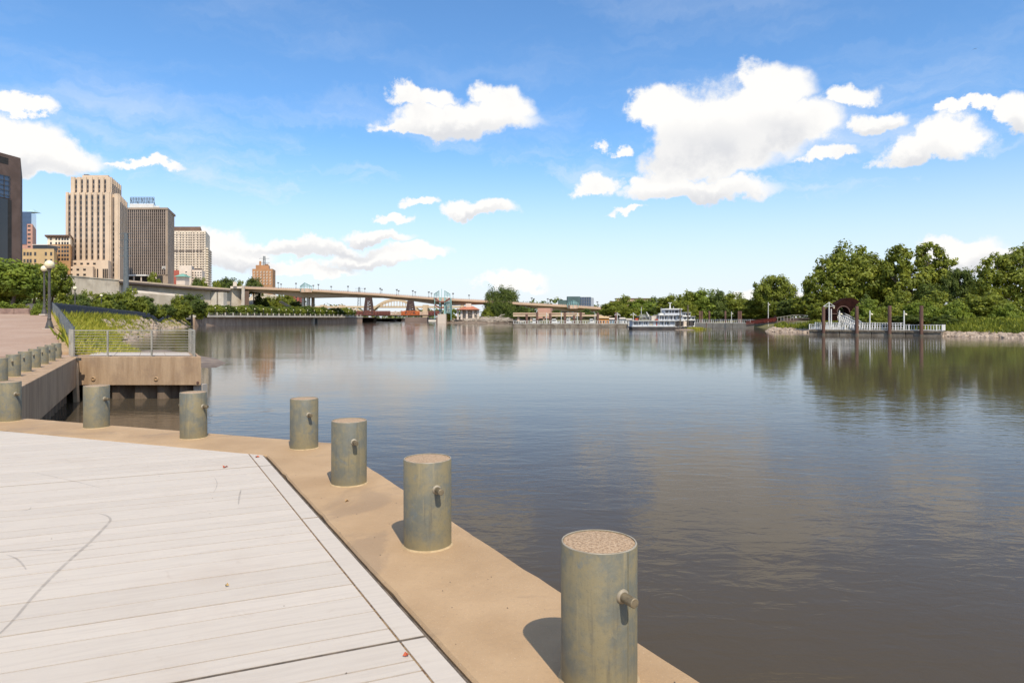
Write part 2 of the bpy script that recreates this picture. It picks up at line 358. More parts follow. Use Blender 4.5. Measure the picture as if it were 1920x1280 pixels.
MB().prism(base, -.09, -.0042).prism([D1, D2, Vector((-22,26.7)), Vector((-22,13))], -.09, -.006).build('sand_joint', M['joint'], deck)
gp = [Vector((-16,-6)), Vector((3,-6)), Vector((3,14)), Vector((-16,14))]
for p, nr in [(ia, n1_), (ia+n1_*GAP, -n1_), (ja, n2_)]: gp = clip(gp, p, nr)
MB().prism(gp, -.2, -.008).build('edge_gap', M['gap'], deck)
for q in BIG:
    poly = [E*(-16)+Nn*(q-.0125), E*6+Nn*(q-.0125), E*6+Nn*(q+.0125), E*(-16)+Nn*(q+.0125)]
    for p, nr in [(ia+n1_*GAP, n1_), (ja, n2_)]: poly = clip(poly, p, nr)
    MB().prism(poly, -.06, -.003).build('expansion_joint', M['gap'], deck)
ms, t = newmat('tyre_scuff'); t.n.remove(t.b)
tp = t.node('ShaderNodeBsdfTransparent'); df = t.node('ShaderNodeBsdfDiffuse', {0: (.16,.14,.13,1)})
mx = t.node('ShaderNodeMixShader', {0: t.ramp(t.noise(t.pos, 14, 5, .7), .2, .8, .05, .36), 1: tp.outputs[0], 2: df.outputs[0]}); t.l.new(mx.outputs[0], t.o.inputs[0]); M['scuff'] = ms
def scuff(px, w):
    pts = [G(x, y) for x, y in px]; out = []
    for i in range(len(pts)-1):
        for k in range(4):
            p0, p1, p2, p3 = pts[max(i-1,0)], pts[i], pts[i+1], pts[min(i+2,len(pts)-1)]; s = k/4
            out.append(.5*((2*p1)+(p2-p0)*s+(2*p0-5*p1+4*p2-p3)*s*s+(3*p1-p0-3*p2+p3)*s**3))
    out.append(pts[-1]); vs = []; n = len(out)
    for i, p in enumerate(out):
        tt = (out[min(i+1,n-1)]-out[max(i-1,0)]).normalized(); nn = Vector((-tt.y, tt.x, 0)); ww = w*(.35+.65*math.sin(math.pi*min(1,(i+.6)/n)))/2
        vs += [p+nn*ww+Vector((0,0,.0035)), p-nn*ww+Vector((0,0,.0035))]
    MB().add(vs, [(2*i,2*i+1,2*i+3,2*i+2) for i in range(n-1)]).build('scuff_mark', M['scuff'], deck)
scuff([(-30,1215),(20,1168),(70,1110),(120,1060),(165,1020),(195,990),(207,975),(200,967),(186,963)], .022)
scuff([(12,1040),(30,1047),(42,1058),(49,1068)], .012); scuff([(447,946),(449,930),(452,918)], .014); scuff([(402,895),(407,905),(405,916),(400,923)], .007)
scuff([(-5,1035),(60,1032),(130,1030),(175,1022)], .016); scuff([(40,958),(55,955),(58,951)], .012); scuff([(60,885),(130,900),(190,915)], .009)
# fallen leaves and grit
M['redleaf'] = pm('red_leaf', (.36,.05,.02), (.5,.14,.04), 30, .7); M['tanleaf'] = pm('dry_leaf', (.35,.20,.08), (.5,.36,.14), 30, .8)
def leaf(x, y, s, m, lab):
    p = G(x, y); a = random.random()*6
    vs = [p+Vector((math.cos(a+k*math.pi/3)*s*(1 if k % 2 == 0 else .55), math.sin(a+k*math.pi/3)*s*(1 if k % 2 == 0 else .55), .006+.014*(k % 3 == 0))) for k in range(6)]+[p+Vector((0,0,.004))]
    tag(MB().add(vs, [(k,(k+1) % 6,6) for k in range(6)]).build('fallen_leaf', M[m]), lab, 'leaf')
leaf(422,876,.035,'redleaf','red fallen leaf lying beside the dark joint in the boardwalk'); leaf(482,857,.03,'redleaf','red fallen leaf at the inner corner of the boardwalk')
leaf(762,1230,.018,'redleaf','small reddish leaf on the boardwalk near the nearest bollard'); leaf(650,940,.022,'tanleaf','yellow leaf scrap on the tan coping beside the third bollard')
leaf(425,1099,.014,'tanleaf','pale leaf scrap lying in the middle of the boardwalk')
gm_ = MB()
for i in range(150):
    if i < 60: p = ia.lerp(ib, random.uniform(-.3,1))+(-n1_)*random.uniform(.0,.8)
    else: p = E*random.uniform(-6,1)+Nn*random.uniform(2,8)
    if i >= 60 and ((p-ia).dot(n1_) < .15 or (p-ja).dot(n2_) < .1): continue
    r = random.uniform(.002,.006); a = random.random()*3
    gm_.add([(p.x+math.cos(a+k*2.1)*r, p.y+math.sin(a+k*2.1)*r, .001) for k in range(3)]+[(p.x,p.y,r)], [(0,1,3),(1,2,3),(2,0,3)])
tag(gm_.build('grit', M['bark']), 'scattered dark grit and crumbs on boardwalk and coping', 'grit', kind='stuff')
# ------------------------------------------------------------------ bollards
mb_, t = newmat('weathered_galvanised_pipe')
tc = t.node('ShaderNodeTexCoord').outputs['Object']; oi = t.node('ShaderNodeObjectInfo').outputs['Random']
ov = t.vm('ADD', tc, t.node('ShaderNodeCombineXYZ', {0: t.m('MULTIPLY', oi, 37.), 1: t.m('MULTIPLY', oi, 17.), 2: 0.}).outputs[0])
sp = t.node('ShaderNodeSeparateXYZ', {0: tc}).outputs
c = t.mix(t.ramp(t.noise(ov, 4.2, 6, .7), .40, .60), (.128,.126,.098), (.205,.168,.092))
c = t.mix(t.ramp(t.noise(ov, 7.5, 5, .7, dist=.8), .54, .70, 0, .6), c, (.112,.132,.138))
c = t.mix(t.ramp(t.noise(t.vm('MULTIPLY', ov, (9,9,.7)), 2.4, 5, .65), .54, .72, 0, .5), c, (.07,.066,.055))
c = t.mix(t.ramp(t.noise(t.vm('MULTIPLY', ov, (7,7,.5)), 3.1, 4, .6), .60, .72, 0, .55), c, (.28,.22,.115))
c = t.mix(t.ramp(t.noise(ov, 22, 5, .75), .50, .75, 0, .5), c, (.235,.20,.12))
c = t.mix(t.ramp(t.noise(ov, 90, 3, .7), .56, .75, 0, .5), c, (.085,.078,.055))
c = t.mix(t.ramp(t.m('ADD', sp[2], t.m('MULTIPLY', t.noise(ov, 9, 4, .6), .12)), .04, .20, .55, 0.), c, (.26,.20,.09))
t.put(t.b.inputs['Base Color'], c); t.b.inputs['Metallic'].default_value = .05; t.put(t.b.inputs['Roughness'], t.ramp(t.noise(ov, 12, 4), .3, .7, .55, .75))
bn = t.node('ShaderNodeBump', {'Strength': .4, 'Distance': .003, 'Height': t.noise(ov, 35, 5, .7)}); t.l.new(bn.outputs[0], t.b.inputs['Normal'])
M['pipe'] = mb_
M['cap'] = pm('aggregate_cap', (.25,.155,.085), (.43,.29,.175), 75, .9, lo=.4, hi=.6, c3=(.48,.35,.23), s3=130, bump=.004, bscale=120)
M['rim'] = pm('pipe_rim', (.26,.215,.15), (.36,.31,.235), 20, .6, .1)
M['pin'] = pm('pin_steel', (.13,.10,.06), (.22,.175,.11), 18, .55, .3, bump=.002)
M['dirtring'] = pm('sand_ring', (.36,.25,.13), (.46,.33,.18), 20, .9)
RB, HB = .162, .585
def bollard(label, grp, seam):
    r = thing('bollard', (0,0,0), label, 'bollard', grp)
    pipe = MB().lathe([(RB,-.02),(RB,HB-.004),(RB-.003,HB),(RB-.009,HB),(RB-.009,HB-.03)], 64, caps=False).build('pipe', M['pipe'], r, 40)
    MB().lathe([(RB-.0085,HB-.02),(RB-.0085,HB-.003),(RB*.6,HB+.001),(.02,HB+.002)], 48).build('concrete_cap', M['cap'], r, 40)
    MB().lathe([(RB-.0088,HB-.001),(RB-.008,HB+.0025),(RB-.003,HB+.0025),(RB-.0015,HB-.0005)], 64, caps=False).build('rim', M['rim'], r, 50)
    MB().lathe([(RB+.012,.0005),(RB+.006,.006),(RB+.0005,.010)], 48, caps=False).build('sand_ring', M['dirtring'], r, 50)
    for sgn in (1, -1):
        def ring(rr, x0, x1, ch, n=20):
            a = [(rr-ch, x0),(rr, x0),(rr, x1-ch),(rr-ch, x1)]
            b = MB(); b.lathe(a, n); b.v = [(sgn*z, y, x+.408) for x, y, z in b.v]; return b
        pin = ring(.0205, RB-.02, RB+.078, .003).build('pin', M['pin'], r, 40)
        ring(.030, RB-.012, RB+.009, .008).build('weld_collar', M['rim'], pin, 60)
    if seam: MB().tube([(RB*math.cos(seam), RB*math.sin(seam), .0),(RB*math.cos(seam), RB*math.sin(seam), HB-.004)], .0022, 6).build('weld_seam', M['pipe'], pipe, 60)
    return r
BP = [(.372,2.884),(-.575,4.593),(-1.523,6.30),(-2.47,8.01),(-4.104,8.69),(-5.87,9.525),(-7.55,10.11)]
BL = ['large bollard nearest the camera at the lower right of the quay','second bollard from the camera along the quay edge','third bollard from the camera along the quay edge',
 'bollard standing at the corner of the quay','bollard on the left quay leg, nearest the corner bollard','bollard in the middle of the left quay leg before the inlet','bollard on the left quay leg cut by the left photo edge']
a1 = math.atan2(U1.y, U1.x); a2 = math.atan2(U2.y, U2.x); a3 = math.atan2(U3.y, U3.x)
b0 = bollard('galvanised '+BL[0], 'bollards along the quay', 0.12-math.pi*.98)
rots = [a1, a1, a1, a1+.12, a2, a2, a2]
for i in range(1, 7):
    o = dup(b0, (*BP[i], 0), rots[i]+(math.pi if i % 2 else 0), 'galvanised '+BL[i]); o.rotation_euler.x = random.uniform(-.007,.007); o.rotation_euler.y = random.uniform(-.007,.007)
b0.location = (*BP[0], 0); b0.rotation_euler = (0, 0, a1)
for k in range(7):
    dup(b0, (-12.25-.842*k, 16.12+1.58*k, 0), a3, 'galvanised '+ORDN[k]+' bollard in the row along the inlet wall, counted from the photo edge')
# ------------------------------------------------------------------ pier across the inlet
U = Vector((-.47, .88)).normalized()
PL, PR = Vector((PX(140,26.7), 26.7)), Vector((PX(377,26.7), 26.7)); back = U*4.4
pier = thing('concrete_pier', (-14.8, 26.7, 0), 'stained tan concrete pier spanning the back of the inlet under the railing', 'pier')
MB().prism([PL, PR, PR+back, PL+back], -1.12, 0).build('slab', M['wallc'], pier, bevel=.02)
me = MB().prism([(0,0),(1.1,0),(1.1,2.6),(0,2.6)], 0, .02).mesh('deck_panel')
for k in range(4): put('deck_panel', MB().prism([Vector((PL.x+.15+k*1.04,27.35)), Vector((PL.x+1.17+k*1.04,27.35)), Vector((PL.x+1.17+k*1.04,27.35))+U*3, Vector((PL.x+.15+k*1.04,27.35))+U*3], .003, .02).mesh('deck_panel', wloc(pier)), M['plank'], pier)
sheet_piles((PL.x,27.2), (PR.x-.45,27.2), (0,-1), pier)
MB().box(PR.x-.42, PR.x-.06, 26.95, 27.4, -3.2, -1.123).build('concrete_foot', M['concrete'], pier)
for x in (292.5-117, 293): 
    c_ = P(x, 710, 26.7); b = MB(); b.lathe([(.085,0),(.085,.03),(.06,.045),(.055,.01),(.02,.01)], 18); b.v = [(vx+c_.x, 26.7-vz, vy+c_.z) for vx,vy,vz in b.v]; b.build('tie_rod_plate', M['tan'], pier, 40)
c_ = P(371, 717, 26.7); b = MB(); b.lathe([(.05,0),(.05,.03),(.02,.03)], 14); b.v = [(vx+c_.x, 26.7-vz, vy+c_.z) for vx,vy,vz in b.v]; b.build('tie_rod_plate', M['rust'], pier, 40)
fen = thing('timber_fender', (PX(141,26.1), 26.1, WZ), 'leaning timber fender post at the inner corner of the inlet', 'fender')
a_, b_ = P(139,669,26.15), P(143.5,772,25.9)
MB().obox(b_-Vector((.06,.06,.5)), (.16,0,0), (0,.14,0), (a_-b_)+Vector((0,0,.5))).build('post', pm('wet_timber', (.33,.22,.13), (.45,.32,.2), 3, .85, stretch=(1,1,.2)), fen)
MB().obox(P(137,676,26.1), (.26,0,0), (0,.1,0), (0,0,.10)).build('bracket', M['iron'], fen)
# railing of the pier
rail = thing('pier_railing', (-14.8, 26.8, 0), 'galvanised railing with horizontal rails on the concrete pier', 'railing')
posts = [P(x, 668, 26.85) for x in (136.5, 202, 284.5, 364.5)]
e2 = [Vector((posts[3].x, posts[3].y, 0))+Vector((*(U*k), 0)) for k in (1.4, 2.8, 4.1)]
g0 = Vector((posts[0].x, posts[0].y, 0))+Vector((*(U*1.35), 0)); g0.x -= .22
line = [Vector((p.x, p.y, 0)) for p in posts]
HR = 1.06
for i, p in enumerate([g0]+line+e2):
    w = .11 if i < 2 else .055
    MB().box(p.x-w/2, p.x+w/2, p.y-w/2, p.y+w/2, .003, HR+(.02 if i < 2 else 0)).build('post', M['steel'], rail)
chain = [g0]+line+e2
for k in range(9):
    z = .16+k*(HR-.18)/8
    for a, b in zip(chain, chain[1:]):
        if k == 8: MB().bar(a+Vector((0,0,z)), b+Vector((0,0,z)), .05, .04).build('top_rail', M['steel'], rail)
        else: MB().tube([a+Vector((0,0,z)), b+Vector((0,0,z))], .0125, 6).build('rail', M['steel'], rail, 60)
# ------------------------------------------------------------------ plaza and left bank
FE = [Vector((PX(137,28.2),28.2)), Vector((PX(122,38),38)), Vector((PX(109,51),51)), Vector((PX(98,66),66))]     # fence by the plaza
FZ = [.02, .45, 1.15, 1.92]
mpz, t = newmat('brick_paved_plaza')
br = t.node('ShaderNodeTexBrick', {'Vector': t.vm('MULTIPLY', t.pos, (1,1,0)), 'Color1': (.33,.21,.14,1), 'Color2': (.40,.265,.185,1), 'Mortar': (.28,.185,.13,1), 'Scale': 4., 'Mortar Size': .012}, offset=.5)
c = t.mix(t.ramp(t.noise(t.pos, .35, 5, .6), .4, .7, 0, .55), br.outputs[0], (.43,.31,.23))
c = t.mix(t.ramp(t.noise(t.vm('MULTIPLY', t.pos, (.3,1,1)), .8, 4, .6), .58, .7, 0, .5), c, (.27,.175,.125))
t.put(t.b.inputs['Base Color'], c); t.b.inputs['Roughness'].default_value = .85; M['plaza'] = mpz
mb = MB(); vs = []; L = [(27.2, 0.0), (38,.45), (51,1.15), (66,1.92), (95,2.15)]
fx = [PX(137,28.2)-.1, FE[1].x, FE[2].x, FE[3].x, -66]
for (y, z), x in zip(L, fx): vs += [(x+.05, y, z), (x-60, y, z)]
mb.add(vs, [(2*i,2*i+1,2*i+3,2*i+2) for i in range(4)])
tag(mb.build('plaza', M['plaza']), kind='structure')
tag(MB().prism([(-22,26.75),(PL.x+.1,26.75),(PL.x-.2,28.2),(-22,28.2)], -.3, -.002).prism([(-80,13),(-22.02,13),(-22.02,27.2),(-80,27.2)], -.3, -.004).build('plaza_apron', M['plaza']), kind='structure')
kerb = MB()
for i in range(3): kerb.prism([FE[i]+Vector((-.45,0)), FE[i]+Vector((-.1,0)), FE[i+1]+Vector((-.1,0)), FE[i+1]+Vector((-.45,0))], [FZ[i]-.3,FZ[i]-.3,FZ[i+1]-.3,FZ[i+1]-.3], [FZ[i]+.1,FZ[i]+.1,FZ[i+1]+.1,FZ[i+1]+.1])
tag(kerb.build('kerb', M['tan']), kind='structure')
# second fence line above the bank, then shoreline
F2 = [FE[3], Vector((PX(181.6,95),95)), Vector((PX(222,122),122)), Vector((PX(258,150),150)), Vector((PX(284,176),176)), Vector((PX(297,200),200)), Vector((PX(312,235),235)), Vector((PX(345,272),272))]
F2Z = [1.92, 1.95, 1.9, 1.85, 1.5, -.1, 1.4, 1.9]
top = [(p.x, p.y, z) for p, z in zip(FE+F2[1:], FZ+F2Z[1:])]
shore = [(-14.5,29.5), (-21,42), (-31,58), (-42,74), (-52,92), (-66,122), (-80,150), (-93,178), (-104,204), (-116,238), (-127,271)]
NB = 9; vs = []
for i, ((tx,ty,tz),(sx_,sy_)) in enumerate(zip(top, shore)):
    for k in range(NB):
        s = k/(NB-1); z = tz-.12+(WZ-.5-tz)*(s**.8); vs.append((tx+(sx_-tx)*s, ty+(sy_-ty)*s, z+(random.uniform(-.12,.12) if 0 < k < NB-1 else 0)))
tag(MB().add(vs, [(i*NB+k,i*NB+k+1,(i+1)*NB+k+1,(i+1)*NB+k) for i in range(len(top)-1) for k in range(NB-1)]).build('river_bank', M['soil'], smooth=80), kind='structure')
# mud spit behind the pier
sp_ = [(G(376,691,WZ)), (G(415,689,WZ)), G(432,681,WZ), G(415,674,WZ), G(385,668,WZ), G(360,662,WZ), G(300,655,WZ), G(200,660,WZ), G(150,690,WZ), G(250,700,WZ)]
cx = sum((p.x for p in sp_))/10; cy = sum((p.y for p in sp_))/10; vs = []
for s, z in ((1, WZ-.12), (.9, WZ+.05), (.62, WZ+.22), (.25, WZ+.35)): vs += [(cx+(p.x-cx)*s, cy+(p.y-cy)*s, z+random.uniform(-.03,.03)*(s < 1)) for p in sp_]
tag(MB().add(vs, [(r*10+i, r*10+(i+1) % 10, r*10+10+(i+1) % 10, r*10+10+i) for r in range(3) for i in range(10)]+[tuple(range(30,40))]).build('mud_spit', M['mud'], smooth=80), kind='structure')
# low land, upper town
tag(MB().add([(*F2[0],1.88),(-66,95,2.1),(-66-60,95,2.1),(-120,66,1.9)], [(0,1,2,3)]).build('planting_bed', M['soil']), kind='structure')
lp = [(p.x-.02, p.y, 1.86) for p in F2]+[(-127.5,272,1.86),(-120,340,1.86),(-106.5,480,1.86),(-110,690,1.86),(-700,690,1.86),(-700,95,1.86),(-126,95,1.86)]
tag(MB().add(lp, [tuple(range(len(lp)))]).build('promenade_ground', M['soil']), kind='structure')
# --- fences
def fence(name, pts, zs, h, mat, label, step, pw=.022):
    r = thing(name, (pts[0].x, pts[0].y, zs[0]), label, 'fence'); mp_ = MB()
    for (a, za), (b, zb) in zip(zip(pts, zs), zip(pts[1:], zs[1:])):
        A, B = Vector((a.x,a.y,za)), Vector((b.x,b.y,zb)); n = max(2, int((B-A).length/step)); up = Vector((0,0,1))
        for z in (.14, h-.12): MB().bar(A+up*z, B+up*z, .05, .05).build('rail', mat, r)
        for k in range(n):
            p = A.lerp(B, k/n); mp_.box(p.x-pw/2, p.x+pw/2, p.y-pw/2, p.y+pw/2, p.z+.06, p.z+h)
        for k in range(0, n, max(1, int(2.4/step))):
            p = A.lerp(B, (k+.5)/n); MB().box(p.x-.045, p.x+.045, p.y-.045, p.y+.045, p.z-.2, p.z+h+.06).build('post', mat, r)
    o = mp_.build('pickets', mat, r); o['kind'] = 'stuff'
    return r
fence('picket_fence', FE, FZ, 1.12, M['fence'], 'grey metal picket fence between the brick plaza and the grassy bank', .13, .03)
fence('promenade_fence', F2[:6], F2Z[:6], 1.12, M['fence_dark'], 'long dark metal fence curving along the top of the grassy bank', .16, .05)
fence('landing_fence', F2[5:], F2Z[5:], 1.12, M['fence_dark'], 'short dark fence rising behind the dip at the end of the bank', .2, .06)
# --- globe lamps
def lamp():
    r = thing('globe_lamp', (0,0,0), '', 'lamp', 'globe lamps along the promenade')
    MB().box(-.3,.3,-.3,.3,0,.13).build('plinth', M['concrete'], r)
    MB().lathe([(.24,.13),(.25,.2),(.21,.3),(.19,.42),(.13,.62),(.115,.75),(.135,.78),(.1,.84),(.085,1.2),(.07,3.9),(.1,3.93),(.1,4.0),(.13,4.06),(.15,4.12)], 20).build('pole', M['iron'], r, 40)
    MB().lathe([(.14,4.11)]+[(.29*math.sin(a), 4.38-.29*math.cos(a)) for a in np.linspace(.52,3.1,13)], 24).build('globe', M['globe'], r, 80)
    return r
lp0 = lamp()
LS = [(92.5,45,.72,1.0),(83,62,1.78,.98),(140.6,110,2.0,1),(190,146,2.0,1),(221.6,171,2.0,1),(245,205,1.9,1),(260,242,1.9,1),(273.5,278,1.9,1),(182,205,1.9,.8),(287,300,1.9,1),(298,300,1.9,.9),(307,330,1.9,1),(315,350,1.9,1),(322,370,1.9,1),(329,392,1.9,1)]
for i, (x, d, z, s) in enumerate(LS):
    lab = ['tall globe lamp nearest the camera on the brick plaza','globe lamp just behind the nearest lamp on the brick plaza'][i] if i < 2 else ORDN[i-2]+' globe lamp beyond the plaza along the tree-lined promenade path'
    o = lp0 if i == 0 else dup(lp0, (0,0,0), None, lab)
    o.location = (PX(x,d), d, z); o.scale = (s,)*3; o['label'] = lab
# promenade river wall with lamps
pwl = thing('promenade_wall', (-128,272,WZ), 'long brown river wall with pale cap below the far promenade', 'wall')
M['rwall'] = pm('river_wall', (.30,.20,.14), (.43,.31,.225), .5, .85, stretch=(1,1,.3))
WA, WB, WC = Vector((-128,272)), Vector((-121,380)), Vector((-106.5,480)); 
def along(s):
    return WA.lerp(WB, s/.5) if s < .5 else WB.lerp(WC, (s-.5)/.5)
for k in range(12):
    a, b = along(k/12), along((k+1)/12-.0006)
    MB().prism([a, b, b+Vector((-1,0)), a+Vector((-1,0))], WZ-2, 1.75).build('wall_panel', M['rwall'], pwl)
    MB().prism([a+Vector((.35,0)), b+Vector((.35,0)), b+Vector((-1.2,0)), a+Vector((-1.2,0))], 1.753, 2.75).build('cap', M['fine'], pwl)
for k in range(30):
    a = along((k+.5)/30)
    MB().box(a.x-.2, a.x+.2, a.y-.2, a.y+.2, 2.752, 3.9).build('rail_post', M['fine'], pwl)
for k in range(12):
    a, b = along(k/12), along((k+1)/12)
    for z in (3.15, 3.6): MB().bar((a.x,a.y,z), (b.x,b.y,z), .07).build('rail', M['steel'], pwl)
a = along(.62); MB().box(a.x-1.2, a.x+.42, a.y-6, a.y+4, WZ-.3, 1.72).build('outfall_frame', M['fine'], pwl); MB().box(a.x-.2, a.x+.47, a.y-4, a.y+2, WZ-.2, 1.2).build('outfall_opening', M['dark'], pwl)
for k in range(22):
    a = along((k+.5)/22); p_ = (a.x-5, a.y+2, 1.9)
    dup(lp0, p_, None, ORDN[k]+' small globe lamp behind the pale river wall, from the left', .95)
# planter wall at the left edge of the plaza
pw_ = thing('stone_planter_wall', (-47,66,1.9), 'low brown stone planter wall at the back of the plaza', 'planter wall')
M['plstone'] = pm('planter_stone', (.20,.13,.105), (.30,.20,.16), 1.5, .9)
me = MB().box(0,1.42,0,.5,0,.62).mesh('stone_block')
for k in range(8): put('stone_block', me, M['plstone'], pw_, loc=(PX(55,66)-1.5*(k+1),66+(k % 2)*.06,1.85+random.uniform(-.03,.03)), bevel=.04 if k == 0 else 0)
# bank rocks
def ico(r):
    tt = (1+5**.5)/2; v = [(-1,tt,0),(1,tt,0),(-1,-tt,0),(1,-tt,0),(0,-1,tt),(0,1,tt),(0,-1,-tt),(0,1,-tt),(tt,0,-1),(tt,0,1),(-tt,0,-1),(-tt,0,1)]
    f = [(0,11,5),(0,5,1),(0,1,7),(0,7,10),(0,10,11),(1,5,9),(5,11,4),(11,10,2),(10,7,6),(7,1,8),(3,9,4),(3,4,2),(3,2,6),(3,6,8),(3,8,9),(4,9,5),(2,4,11),(6,2,10),(8,6,7),(9,8,1)]
    return [tuple(c*r/1.9 for c in p) for p in v], f
def rocks(name, pts, label, rmin, rmax):
    mb = MB(); iv, if_ = ico(1)
    for p in pts:
        r = random.uniform(rmin, rmax); sx, sy, sz = r*random.uniform(.8,1.5), r*random.uniform(.7,1.2), r*random.uniform(.6,1); a = random.random()*6; ca, sa = math.cos(a), math.sin(a)
        vs = []
        for x, y, z in iv:
            x, y, z = x*sx*random.uniform(.75,1.2), y*sy*random.uniform(.75,1.2), z*sz*random.uniform(.8,1.15); vs.append((p[0]+x*ca-y*sa, p[1]+x*sa+y*ca, p[2]+z))
        mb.add(vs, if_)
    return tag(mb.build(name, M['rock']), label, 'stones', kind='stuff')
def bankpt(i, s):
    i0 = min(int(i), len(top)-2); f = i-i0
    t0, t1, s0, s1 = top[i0], top[i0+1], shore[i0], shore[i0+1]
    tx, ty, tz = [t0[k]+(t1[k]-t0[k])*f for k in range(3)]; sx_, sy_ = [s0[k]+(s1[k]-s0[k])*f for k in range(2)]
    return tx+(sx_-tx)*s, ty+(sy_-ty)*s, tz-.12+(WZ-.5-tz)*(s**.8)
rocks('riprap', [bankpt(random.uniform(3.9,9.6), random.uniform(.12,.98)) for _ in range(1200)], 'pale riprap stones on the left river bank below the dark fence', .3, .85)
rocks('shore_stones', [bankpt(random.uniform(0,4.6), random.uniform(.72,1.)) for _ in range(700)], 'small stones at the foot of the grassy bank', .1, .3)
# ------------------------------------------------------------------ trees
def leafmesh(name, lobes, n, size, seed, clumps=26, spread=.30, droop=0.):
    """crown of rhombic leaf sprays spread in clumps over ellipsoid lobes: (cx,cy,cz,rx,ry,rz)"""
    g = np.random.default_rng(seed); L = np.array(lobes, float); area = (L[:,3]*L[:,5])**1.0; cnt = (n*area/area.sum()).astype(int)
    C, O, T = [], [], []
    for (cx,cy,cz,rx,ry,rz), k in zip(L, cnt):
        d = g.normal(size=(clumps,3)); d /= np.linalg.norm(d,axis=1)[:,None]; rad = g.uniform(.62,1.0,clumps)[:,None]; cc = d*rad
        ix = g.integers(0,clumps,k); tone = g.uniform(0,.5,clumps)
        off = g.normal(size=(k,3)); off /= np.linalg.norm(off,axis=1)[:,None]; off *= (g.uniform(0,1,(k,1))**.45)*spread*g.uniform(.7,1.35,clumps)[ix][:,None]
        p = cc[ix]+off; C.append(p*[rx,ry,rz]+[cx,cy,cz]); O.append(off/np.maximum(1e-6,np.linalg.norm(off,axis=1))[:,None]*.75+cc[ix]*.45)
        T.append(np.clip(tone[ix]+g.uniform(0,.5,k),0,1))
    C = np.concatenate(C); O = np.concatenate(O); T = np.concatenate(T); N = len(C)
    nr = O+g.normal(size=(N,3))*.45+[0,0,.25]; nr /= np.linalg.norm(nr,axis=1)[:,None]
    a = np.cross(nr, g.normal(size=(N,3))); a /= np.linalg.norm(a,axis=1)[:,None]; b = np.cross(nr, a)
    s = (size*g.uniform(.55,1.3,N))[:,None]
    V = np.stack([C-a*s, C+b*s*.55+nr*s*.12, C+a*s, C-b*s*.55+nr*s*.12],1).reshape(-1,3)
    me = bpy.data.meshes.new(name); me.vertices.add(4*N); me.loops.add(4*N); me.polygons.add(N)
    me.vertices.foreach_set('co', V.astype(np.float32).ravel()); me.loops.foreach_set('vertex_index', np.arange(4*N, dtype=np.int32))
    me.polygons.foreach_set('loop_start', np.arange(0,4*N,4,dtype=np.int32)); me.update(calc_edges=True)
    at = me.attributes.new('tint','FLOAT','FACE'); at.data.foreach_set('value', T.astype(np.float32)); return me
def trunkmesh(name, h, r, lobes, seed, fork=.35):
    rnd = random.Random(seed); mb = MB(); lean = rnd.uniform(-.05,.05)*h
    mid = (lean, rnd.uniform(-.03,.03)*h, h*fork); mb.tube([(0,0,-.3),(lean*.3,0,h*fork*.5),mid], [r*1.25,r,r*.8], 8)
    for (cx,cy,cz,rx,ry,rz) in lobes:
        e = Vector((cx,cy,cz)); m_ = Vector(mid).lerp(e,.5)+Vector((rnd.uniform(-.1,.1)*rx,rnd.uniform(-.1,.1)*ry,-.12*rz))
        mb.tube([mid, m_, e], [r*.6,r*.4,r*.15], 6)
        for q in range(4):
            d = Vector((rnd.uniform(-1,1)*rx, rnd.uniform(-1,1)*ry, rnd.uniform(-.2,.9)*rz))*.85; mb.tube([m_.lerp(e,rnd.uniform(.1,.9)), e+d*.5, e+d], [r*.25,r*.15,r*.05], 5)
    return mb.mesh(name)
PROTO = {}
def proto(key, lobes, n, size, h, r, seed, **kw):
    PROTO[key] = (leafmesh('crown', lobes, n, size, seed, **kw), trunkmesh('trunk', h, r, lobes, seed), max(l[2]+l[5] for l in lobes))
# unit trees: about 1 high, real size set by scale
proto('round', [(0,0,.60,.42,.42,.36),(-.22,.1,.48,.26,.28,.26),(.24,-.05,.46,.25,.27,.26),(.02,-.2,.42,.3,.24,.24)], 9000, .036, 1, .03, 3, spread=.36)
proto('oval', [(0,0,.62,.34,.34,.36),(.1,-.1,.42,.30,.3,.28),(-.13,.05,.38,.27,.28,.26)], 8000, .036, 1, .028, 4, spread=.36)
proto('bushy', [(0,0,.5,.46,.42,.42),(-.34,.05,.36,.32,.32,.33),(.36,0,.34,.32,.32,.32),(.1,-.25,.28,.36,.28,.28),(-.2,-.22,.22,.32,.25,.22)], 10000, .040, 1, .02, 5, spread=.36)
proto('young', [(0,0,.64,.36,.36,.33),(.16,.05,.52,.26,.28,.22),(-.18,0,.55,.24,.28,.22)], 6500, .032, 1, .028, 6, spread=.36)
proto('small', [(0,0,.58,.40,.40,.36),(.14,-.1,.44,.3,.3,.26)], 2200, .06, 1, .03, 8, spread=.38)
proto('low', [(0,0,.38,.52,.45,.42),(-.4,.0,.26,.36,.36,.32),(.42,0,.28,.36,.36,.34),(.05,-.3,.2,.45,.3,.26)], 7000, .045, 1, .015, 9, spread=.36)
